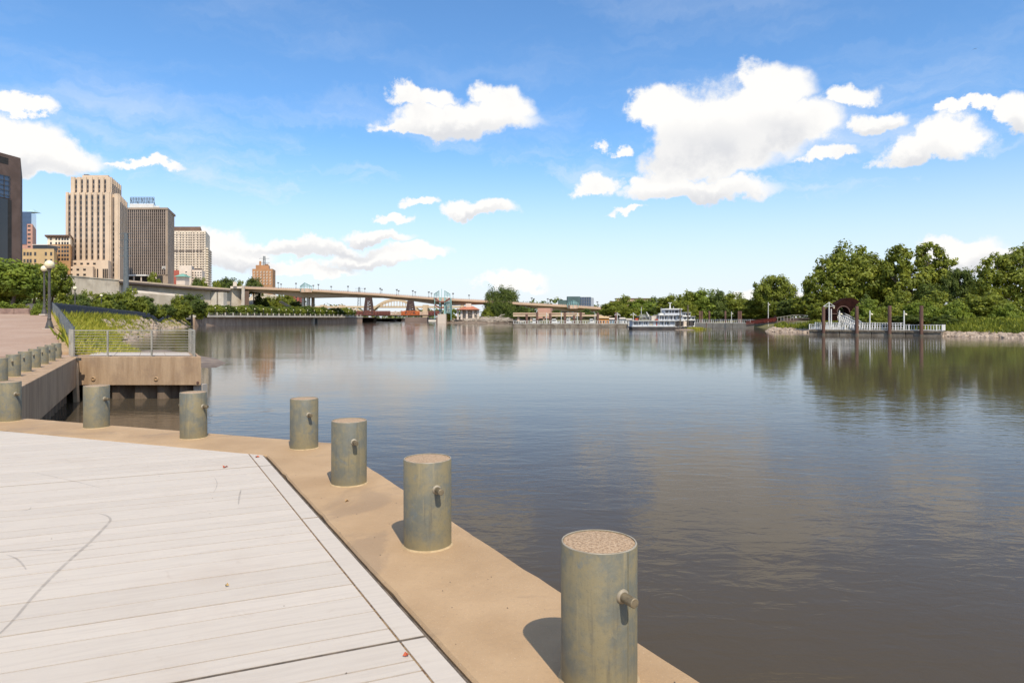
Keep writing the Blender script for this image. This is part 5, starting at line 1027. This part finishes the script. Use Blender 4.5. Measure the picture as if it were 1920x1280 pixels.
# low wall and ramp left of it
lw = thing('landing_wall', (PX(1490,172),172,0), 'low brown landing wall with railing between the gangway and the brick arch', 'wall'); D = 172
MB().prism([(PX(1456,D),D),(PX(1532,D-10),D-10),(PX(1540,D),D),(PX(1470,D+8),D+8)], -1.2, ZY(601.5,D)).build('terrace', M['wallc'], lw); MB().prism([(PX(1484,D),D+4),(PX(1530,D-4),D-4),(PX(1532,D),D+3),(PX(1490,D),D+9)], -1, ZY(596,D)).build('upper_wall', M['stoneb'], lw)
for k in range(12): x = 1458+k*6; p = P(x, 602-.75*k if k < 6 else 597, D+1); MB().box(p.x-.05,p.x+.05,p.y-.05,p.y+.05,p.z-.2,p.z+.9).build('rail_post', M['steel'], lw)
MB().bar(P(1456,595.5,D+1),P(1488,590.5,D+1),.1).build('rail', M['steel'], lw); MB().bar(P(1488,590.5,D+1),P(1530,590.5,D+1),.1).build('rail', M['steel'], lw)
# --- landing stages
def picketrail(parent, pts, z, h, step=.5, mat='white', pw=.10):
    mb = MB()
    for a,b in zip(pts,pts[1:]):
        a,b = Vector(a),Vector(b); n = max(1,int((b-a).length/step))
        for zz in (z+h,z+h*.12): MB().bar((a.x,a.y,zz),(b.x,b.y,zz),.09).build('rail', M[mat], parent)
        for k in range(n): p = a.lerp(b,k/n); mb.box(p.x-pw/2,p.x+pw/2,p.y-.03,p.y+.03,z,z+h)
        for k in range(0,n,5): p = a.lerp(b,k/n); MB().box(p.x-.09,p.x+.09,p.y-.09,p.y+.09,z,z+h+.08).build('post', M[mat], parent)
    o = mb.build('pickets', M[mat], parent); o['kind'] = 'stuff'
M['barge'] = pm('barge_steel', (.17,.14,.105), (.27,.23,.18), .6, .8, c3=(.10,.075,.055), s3=.5)
pa, pb = Vector((PX(1517,131),131)), Vector((PX(1766,117),117)); nv = Vector((-(pb-pa).y,(pb-pa).x)).normalized()
ls = thing('landing_stage', (pa.x,pa.y,WZ), 'grey floating landing stage with white picket railing below the brick arch', 'landing stage')
for k in range(4):
    a,b = pa.lerp(pb,k/4),pa.lerp(pb,(k+1)/4-.004); MB().prism([a,b,b+nv*4.5,a+nv*4.5], WZ-.5, WZ+1.0).build('pontoon', M['barge'], ls, bevel=.06); MB().prism([a-nv*.12,b-nv*.12,b-nv*.002,a-nv*.002], WZ+.62, WZ+.86).build('rubbing_strake', M['timber'], ls)
picketrail(ls, [pa+nv*.3,pb+nv*.3,pb+nv*4.2], WZ+1., 1.0, .42); picketrail(ls, [pa+nv*4.2,pb.lerp(pa,.3)+nv*4.2], WZ+1.25, 1.05, .42)
def pile(x, d, yt, r, label, grp, name='mooring_pile'):
    o = thing(name, (PX(x,d),d,WZ), label, 'pile', grp); zt = ZY(yt,d); MB().lathe([(r,-1.5),(r,zt-WZ-.05),(r*.92,zt-WZ),(.02,zt-WZ)],16,(PX(x,d),d,WZ)).build('shaft', M['rust'], o, 40); MB().lathe([(r*1.12,-.2),(r*1.12,.35)],16,(PX(x,d),d,WZ)).build('collar', M['timber'], o, 40)
for i,(x,yt) in enumerate(((1544,575),(1606.5,574),(1668,573),(1727.5,573))): 
    p = pa.lerp(pb,(x-1517)/249)-nv*.75; pile(x, p.y, yt, .30, ORDN[i]+' rusty mooring pile along the landing stage, from the left', 'rusty piles of the landing stage')
def docklamp(x, d, yt, zb, label, arm=True, cross=False, r=.13):
    o = thing('dock_lamp', (PX(x,d),d,zb), label, 'lamp', 'white dock lamps'); X0 = PX(x,d); zt = ZY(yt,d); MB().tube([(X0,d,zb),(X0,d,zt)],[r,r*.8],8).build('pole', M['white'], o, 60)
    if arm:
        MB().bar((X0,d,zt-.55),(X0+.35,d,zt-.5),.07).build('arm', M['white'], o); MB().lathe([(.02,.14),(.14,.1),(.2,-.05),(.12,-.18),(.03,-.2)],10,(X0+.38,d,zt-.7)).build('lantern', M['globe'], o, 50)
    if cross:
        for s in (-1,1): MB().bar((X0,d,zt-.1),(X0+s*1.1,d,zt-.85),.07).build('stay', M['white'], o)
        MB().bar((X0-1.1,d,zt-.85),(X0+1.1,d,zt-.85),.09).build('crossarm', M['white'], o); MB().lathe([(.02,.1),(.15,.02),(.12,-.15),(.03,-.2)],10,(X0+.95,d,zt-1.1)).build('lantern', M['globe'], o, 50)
for i,(x,yt,ar_,cr) in enumerate(((1554.5,566,False,True),(1558.5,579,False,False),(1574,582,True,False),(1631,582,True,False),(1695,582,True,False))):
    p = pa.lerp(pb,(x-1517)/249)+nv*(2.2 if not cr else 3.2); docklamp(x, p.y, yt, WZ+1, ['tall white lamp mast with crossarms on the landing stage','plain white post beside the crossarm mast','white dock lamp left of the second rusty pile','white dock lamp between the second and third rusty pile','white dock lamp between the third and fourth rusty pile'][i], ar_, cr)
gw = thing('white_gangway', P(1590,598,136), 'white lattice gangway ramp descending to the landing stage', 'gangway'); A,B = P(1566,597,146),P(1604,618,131); 
for off in (Vector((0,0,0)),Vector((1.8,1.2,0))):
    mb = MB(); n = 12; hh = Vector((0,0,1.5))
    mb.bar(A+off,B+off,.14); mb.bar(A+off+hh,B+off+hh,.14)
    for k in range(n):
        p,q_ = A.lerp(B,k/n)+off, A.lerp(B,(k+1)/n)+off; mb.bar(p,q_+hh,.09); mb.bar(p+hh,q_,.09); mb.bar(p,p+hh,.08)
    mb.build('truss_side', M['white'], gw)
MB().add([A,B,B+Vector((1.8,1.2,0)),A+Vector((1.8,1.2,0)),A-UP*.15,B-UP*.15,B+Vector((1.8,1.2,-.15)),A+Vector((1.8,1.2,-.15))],[(0,1,2,3),(7,6,5,4),(0,4,5,1),(1,5,6,2),(2,6,7,3),(3,7,4,0)]).build('deck', M['steel'], gw)
MB().prism([pa+nv*1.2,pa.lerp(pb,.28)+nv*1.2,pa.lerp(pb,.28)+nv*2.2,pa+nv*2.2], WZ+1.0, WZ+1.5).build('landing_step', M['white'], gw)
# beige dock with red gangway
bd = thing('beige_dock', (PX(1350,232),232,WZ), 'beige floating dock with pale railing right of the towboat', 'dock'); a_,b_ = Vector((PX(1301,236),236)),Vector((PX(1414,214),214))
for k in range(3): p,q_ = a_.lerp(b_,k/3),a_.lerp(b_,(k+1)/3-.005); MB().prism([p,q_,q_+Vector((1,4)),p+Vector((1,4))], WZ-.5, WZ+1.5).build('pontoon', pm('beige_dock%d' % k,(.34,.29,.22),(.45,.39,.3),.5,.8), bd, bevel=.05)
picketrail(bd, [a_+Vector((.2,.4)),b_+Vector((.2,.4))], WZ+1.5, 1.2, .8, 'white', .12)
rg = thing('red_gangway', P(1430,605,205), 'red railed gangway from the beige dock up to the shore', 'gangway'); A,B = P(1399,609.5,214),P(1456,603.5,186); M['redpaint'] = ctex('red_gangway_paint',(.36,.07,.04))
for off in (Vector((0,0,0)),Vector((.6,1.8,0))):
    hh = Vector((0,0,1.25)); MB().bar(A+off+hh,B+off+hh,.16).build('handrail', M['redpaint'], rg); mb = MB()
    for k in range(22): p,q_ = A.lerp(B,k/22)+off,A.lerp(B,(k+1)/22)+off; mb.bar(p,p+hh,.10); mb.bar(p+hh*.5,q_+hh*.5,.1); mb.bar(p,q_+hh,.08)
    mb.build('side_rails', M['redpaint'], rg)
MB().add([A,B,B+Vector((.6,1.8,0)),A+Vector((.6,1.8,0)),A-UP*.35,B-UP*.35,B+Vector((.6,1.8,-.35)),A+Vector((.6,1.8,-.35))],[(0,1,2,3),(7,6,5,4),(0,4,5,1),(1,5,6,2),(2,6,7,3),(3,7,4,0)]).build('deck', M['timber'], rg)
docklamp(1371.5,221,584,WZ+1.5,'white lamp post on the beige dock',True,False,.11); docklamp(1440.5,196,566.5,-.9,'tall white lamp post beside the red gangway',True,False,.12)
for i,(x,d) in enumerate(((1312,240),(1316,240),(1330,238),(1360,232),(1385,226),(1389,226))): pile(x,d,583,.32,ORDN[i]+' brown pile behind the beige dock, from the left','brown piles of the beige dock')
pile(1324.5,226,605,.14,'short black stake in front of the beige dock',None,'stake')
# marina dock
D = 240; md = thing('marina_dock', (PX(1075,D),D,WZ), 'long low floating dock with white railing left of the towboat', 'dock')
for k in range(8): x0,x1 = 962+k*28.6,962+(k+1)*28.6-.12; MB().box(PX(x0,D),PX(x1,D),D,D+4,WZ-.4,ZY(606.8,D)).build('pontoon', M['barge'], md, bevel=.05)
MB().box(PX(1176,D),PX(1191,D),D-2,D-.1,WZ-.3,WZ+1.1).build('end_float', M['fine'], md)
picketrail(md, [(PX(963,D),D+.3),(PX(1188,D),D+.3)], ZY(606.8,D), 1.0, .85, 'white', .14)
for i,x in enumerate((987.5,1007,1031.7,1059,1076.5,1088.8,1120.8,1154.8)): pile(x,247,(588,586,587,586,591,585,586,585)[i],.46,ORDN[i]+' brown steel pile along the marina dock, from the left','brown piles of the marina dock')
for i,(x,yt) in enumerate(((1024.8,586),(1052.5,586),(1067,594),(1082.5,586),(1115.5,586),(1157.5,586),(1187.5,586))): docklamp(x,241.5,yt,ZY(606.8,D),ORDN[i]+' white lamp post on the marina dock, from the left',True,i > 4,.13)
def motorboat(x, d, w, label):
    o = thing('motor_boat', (PX(x,d),d,WZ), label, 'boat', 'motor boats in the marina'); X0 = PX(x,d); L_ = w/F*d
    MB().add([(X0-L_/2,d-1,WZ+.2),(X0+L_*.35,d-1,WZ+.2),(X0+L_/2,d,WZ+.5),(X0+L_*.35,d+1,WZ+.2),(X0-L_/2,d+1,WZ+.2),(X0-L_/2,d-1.3,WZ+1.5),(X0+L_*.38,d-1.3,WZ+1.6),(X0+L_*.58,d,WZ+1.9),(X0+L_*.38,d+1.3,WZ+1.6),(X0-L_/2,d+1.3,WZ+1.5)],[(0,1,6,5),(1,2,7,6),(2,3,8,7),(3,4,9,8),(4,0,5,9),(5,6,7,8,9),(4,3,2,1,0)]).build('hull', M['white'], o)
    MB().add([(X0-L_*.3,d-.9,WZ+1.5),(X0+L_*.3,d-.9,WZ+1.5),(X0+L_*.3,d+.9,WZ+1.5),(X0-L_*.3,d+.9,WZ+1.5),(X0-L_*.28,d-.8,WZ+2.9),(X0+L_*.1,d-.8,WZ+2.9),(X0+L_*.1,d+.8,WZ+2.9),(X0-L_*.28,d+.8,WZ+2.9)],[(0,1,5,4),(1,2,6,5),(2,3,7,6),(3,0,4,7),(4,5,6,7)]).build('cabin', M['white'], o); MB().box(X0-L_*.26,X0+L_*.12,d-.98,d-.9,WZ+2.05,WZ+2.5).build('window', M['glass'], o)
for i,(x,w) in enumerate(((1003,14),(1040,18),(1066,14),(1110,14))): motorboat(x,266,w,ORDN[i]+' white motor boat behind the marina dock, from the left')
def hut(name, x0,x1,yt,d,mat,label,roof=None,zb=WZ+.4):
    o = thing(name, (PX((x0+x1)/2,d),d,zb), label, 'houseboat'); X0,X1 = PX(x0,d),PX(x1,d); zt = ZY(yt,d); zr = zt-(zt-zb)*.2; MB().box(X0,X1,d,d+4,zb,zr).build('cabin', mat, o); MB().add([(X0-.3,d-.4,zr),(X1+.3,d-.4,zr),(X1+.3,d+4.4,zr),(X0-.3,d+4.4,zr),(X0,d+2,zt),(X1,d+2,zt)],[(0,1,5,4),(2,3,4,5),(1,2,5),(3,0,4),(3,2,1,0)]).build('roof', roof or mat, o)
    MB().box(X0-.5,X1+.5,d-.6,d+4.6,WZ-.3,zb-.003).build('hull', M['barge'], o); n = max(2,int((X1-X0)/1.3))
    for k in range(n): u = X0+(X1-X0)*(k+.5)/n; MB().box(u-.25,u+.25,d-.03,d+.05,zb+.9,zb+1.9).build('window', M['glass'], o)
hut('caboose_houseboat',1122.5,1142,593,262,ctex('caboose_orange',(.58,.24,.05)),'orange and yellow houseboat beside the marina dock',ctex('caboose_roof',(.55,.38,.2))); hut('blue_shed',1143.5,1154,596,264,ctex('blue_shed_paint',(.25,.38,.48)),'small blue shed right of the orange houseboat',M['pale'])
hut('white_houseboat',1163,1173,595,258,M['white'],'white houseboat left of the towboat bow',M['fine']); hut('grey_houseboat',1174.5,1186,597,258,M['white'],'second white houseboat half hidden by the towboat',M['fine'])
# levee and ramps behind the marina
lv = thing('levee_viaduct', (PX(1050,330),330,0), 'long cream viaduct wall on columns behind the marina', 'viaduct'); D = 330
MB().box(PX(962,D),PX(1175,D),D,D+5,ZY(593.2,D),ZY(590,D)).build('beam', ctex('viaduct_cream',(.58,.43,.29)), lv); MB().box(PX(962,D),PX(1100,D),D+8,D+12,ZY(588.3,D),ZY(586,D)).build('upper_beam', M['parapet'], lv)
for k in range(9): x = 972+k*24; MB().box(PX(x,D)-.5,PX(x,D)+.5,D+1,D+3,.2,ZY(593.3,D)).build('column', M['parapet'], lv)
MB().box(PX(962,D),PX(1175,D),D+14,D+16,.2,ZY(598.5,D)).build('back_wall', M['tanwall'], lv)
q = quad(1008,400,1032,400,1036,410); body('pink_riverside_house','low pink house with dark windows under the right bridge span', q, .5, ZY(577.5,400), M['pink'])
for i,(x,yt,w) in enumerate([(985,578,30),(1045,582,30),(1100,580,34),(1130,582,30),(965,584,20)]): tree('levee_tree','bushy',x,yt,410,1,w*1.3,'leaf_dark',ORDN[i]+' dark tree beneath the right bridge spans','tree','trees beneath the right spans')
D = 700; q = quad(1069,D,1108,D,1113.5,720); r = body('blue_glass_office','blue glass office block rising behind the right end of the bridge', q, 2, ZY(557.5,D), M['glass_blue']); f = Face(q[0],q[1],2,ZY(557.5,D))
for k in range(9): f.part('mullion', M['steel'], r, k*f.w/9, k*f.w/9+.25, 0, f.h, .01, .15)
for k in range(5): f.part('floor_band', M['fence'], r, 0, f.w, 8+k*3.2, 8.5+k*3.2, .01, .2)
MB().prism([Vector((PX(1064,D-2),D-2)),Vector((PX(1088,D-2),D-2)),Vector((PX(1088,D),D+10)),Vector((PX(1064,D),D+10))], 2, ZY(555.8,D)).build('dark_wing', ctex('dark_green_cladding',(.08,.13,.13)), r)
q = quad(1046,720,1068,720,1069,730); body('green_annex','low dark green annex left of the blue glass office', q, 2, ZY(562.5,720), ctex('green_cladding',(.09,.14,.13)))
D = 420; q = quad(1143,D,1157,D,1160,450); r = body('tan_office_left','tan flat-roofed office rising above the trees near the bridge end', q, 1, ZY(564.5,D), M['roofb']); f = Face(q[0],q[1],1,ZY(564.5,D)); f.part('window_band', M['win'], r, .5, f.w-.5, f.h-3, f.h-1.6, -.1, .08)
q = quad(1156,410,1224,410,1230,440); r = body('tan_office_right','long tan office with dark roof edge above the riverside trees', q, 1, ZY(560.5,410), M['parapet']); f = Face(q[0],q[1],1,ZY(560.5,410)); f.part('roof_edge', M['roofb'], r, -.3, f.w+.3, f.h, f.h+.5, -6, .4)
for k in range(3): f.part('window_band', M['win'], r, .5, f.w-.5, f.h-3.4-k*3, f.h-1.9-k*3, -.1, .08)
# ------------------------------------------------------------------ towboat
D = 190; S = D/F; tb = thing('towboat', (PX(1243,D),D,WZ), 'white three-deck towboat with dark hull and pilot house moored at the shore', 'towboat'); W2 = 5.4
M['boatw'] = ctex('boat_white', (.47,.49,.53), .05); M['hull'] = pm('dark_hull', (.03,.028,.03), (.07,.055,.05), .6, .7)
def bx(name,x0,x1,y0,y1,mat,dy0=0,dy1=W2,par=None): return MB().box(PX(x0,D),PX(x1,D),D+dy0,D+dy1,ZY(y1,D),ZY(y0,D)).build(name, mat, par or tb)
hp = [(1184.5,612.3),(1298,612.3),(1297,617.5),(1290,620),(1189,620),(1185.5,617)]; xz(MB(), [(PX(x,D),ZY(y,D)) for x,y in hp], D-.5, D+W2+.5).build('hull', M['hull'], tb)
bx('deck_edge',1184,1296,611.6,612.4,M['white'],-.6,W2+.6); bx('main_house',1186,1266,601.8,611.6,M['boatw']); bx('boat_deck',1185,1284,600.8,601.75,M['white'],-.7,W2+.7)
bx('upper_house',1235,1281,591.2,600.75,M['boatw'],.4,W2-.4); bx('texas_deck',1233,1283,590.2,591.15,M['white'],-.3,W2+.3)
xz(MB(), [(PX(x,D),ZY(y,D)) for x,y in ((1247.5,590.15),(1279,590.15),(1279.5,580.5),(1247,580.5))], D+.8, D+W2-.8).build('pilot_house', M['boatw'], tb); xz(MB(), [(PX(x,D),ZY(y,D)) for x,y in ((1245.5,580.45),(1281,580.45),(1278,578.2),(1250,578.2))], D+.3, D+W2-.3).build('pilot_roof', M['white'], tb)
def bwin(x0,x1,y0,y1,dy,m_='glass',nm='window'): bx(nm,x0,x1,y0,y1,M[m_],dy-.05,dy+.03)
for k in range(5): bwin(1188.5+k*2.6,1190.1+k*2.6,604,609,0)
for x in (1207.2,1211.6): bwin(x,x+1.6,604.3,608,0)
for x in (1235.5,1240.8,1246.3,1251,1254.2): bwin(x,x+2,603.6,608.8,0)
bwin(1230.4,1232.3,603.2,610.4,0,'redpaint','door'); bwin(1217.5,1224.5,603.4,610,0,'fine','door')
for x in (1237,1242.5,1247.5,1253,1258,1264.5,1271): bwin(x,x+2.4,593.2,598.4,.4,'glass' if x in (1242.5,1264.5,1271) else 'win')
for x,w in ((1248.6,6),(1256.4,3.6),(1261.4,3.4),(1266.4,7),(1274.8,3)): bwin(x,x+w,582.2,586.4,.8)
for k in range(9): bx('stanchion',1186+k*9.8,1186.5+k*9.8,601.7,611.6,M['white'],-.62,-.5)
for k in range(6): bx('stanchion',1236+k*8.6,1236.5+k*8.6,591.1,600.8,M['white'],-.3,-.2)
MB().tube([(PX(1261,D),D+3,ZY(578.3,D)),(PX(1261,D),D+3,ZY(567,D))],[.24,.13],8).build('mast', M['white'], tb); MB().bar((PX(1257.5,D),D+3,ZY(567.4,D)),(PX(1264.5,D),D+3,ZY(567.4,D)),.16).build('radar_bar', M['white'], tb)
for x,y0,y1 in ((1242.4,577,590.2),(1205,576,589),(1266,574,578.2)): MB().tube([(PX(x,D),D+2,ZY(y1,D)),(PX(x,D),D+2,ZY(y0,D))],.07,6).build('antenna', M['white'], tb)
bx('awning',1200,1218,592.6,593.6,M['white'],.5,W2-.5); bx('awning_rail',1200,1218,589.4,589.9,M['white'],.5,.62)
for k in range(8): bx('awning_post',1200.2+k*2.5,1200.6+k*2.5,589.4,600.8,M['white'],.5,.6)
bx('deck_house',1223,1234.5,592,600.75,M['fine'],.8,W2-.8); bx('stack',1238,1246,587,590.15,M['white'],1,3); MB().bar(P(1217,592.5,D),P(1212,585,D),.2).build('boom', M['white'], tb); bx('life_raft',1193.5,1199.5,596.5,600.7,M['redpaint'],1.5,3.4)
for x in (1229,1231.5): bx('deck_barrel',x,x+2,598,600.7,M['redpaint'],-.2,.6)
bx('bow_house',1266.1,1289,602,611.6,M['pale'],1,W2-1)
for x in (1266,1276): MB().prism([(PX(x,D)+.1,D-.6),(PX(x,D)+.7,D-.6),(PX(x,D)+.7,D),(PX(x,D)+.1,D)], ZY(612,D), ZY(602,D)).build('push_knee', M['hull'], tb)
bx('winch',1269,1273,606,611.6,M['hull'],-.3,.8); bx('bow_bulkhead',1293,1298.5,602,612.3,M['hull'],-.3,W2); 
for x,y0 in ((1275.2,579),(1289.8,572)): MB().tube([(PX(x,D-1.5),D-1.5,WZ-1),(PX(x,D-1.5),D-1.5,ZY(y0,D))],.18,8).build('spud_pole', M['timber'], tb)
mb = MB(); mb.tube([P(1264,611,D-1),P(1268,613.5,D-1.2),P(1273,614,D-1.3),P(1278,612.5,D-1.2),P(1282,609,D-1)],.05,5); mb.build('mooring_line', M['drift'], tb)
v2 = thing('excursion_boat', (PX(1292,206),206,WZ), 'second white vessel showing behind the towboat bow', 'boat'); D2 = 206
for nm,x0,x1,y0,y1 in (('lower_deck',1278,1303,600.5,612),('middle_deck',1280,1303,593.5,600.2),('bridge_deck',1280,1294.5,586,593.2)): 
    o = MB().box(PX(x0,D2),PX(x1,D2),D2,D2+4,ZY(y1,D2),ZY(y0,D2)).build(nm, M['white'], v2)
    for k in range(3): x = x0+(x1-x0)*(k+.35)/3; MB().box(PX(x,D2),PX(x+(x1-x0)*.16,D2),D2-.05,D2+.02,ZY(y1-2,D2),ZY(y0+1.8,D2)).build('window', M['glass'], o)
    MB().box(PX(x0-.8,D2),PX(x1+.6,D2),D2-.5,D2+4.5,ZY(y0,D2)+.002,ZY(y0-.6,D2)).build('roof', M['white'], o)
# mud bar with weeds by the bow
tag(MB().lathe([(1.0,0),(.7,.35),(.2,.5)],18,(0,0,0)).build('mud_bar', M['mud'], smooth=80), kind='structure'); o = bpy.data.objects['mud_bar']; o.location = (PX(1284,184),184,WZ-.12); o.scale = (3.2,1.4,.8)
grass('bar_weeds', [(PX(1306,186)+random.gauss(0,1.2),186+random.gauss(0,.5),WZ) for _ in range(500)], 'yellow-green weeds beside the towboat bow', .3, .9, 'grass', .06)
# bird high on the right
bd_ = thing('bird', P(1828,92,120), 'small dark bird flying high at the upper right', 'bird'); c_ = P(1828,92,120)
MB().add([c_+Vector(v) for v in ((-.3,0,.0),(0,.05,.04),(.28,0,-.02),(0,-.05,.02),(-.5,.1,-.22),(-.05,.14,.05),(.5,-.1,.25),(.05,-.16,.05),(.38,0,.03))],[(0,1,3),(1,2,3),(0,3,2),(0,2,1),(1,4,5),(3,6,7),(1,5,4),(2,8,1)]).build('body', M['iron'], bd_)
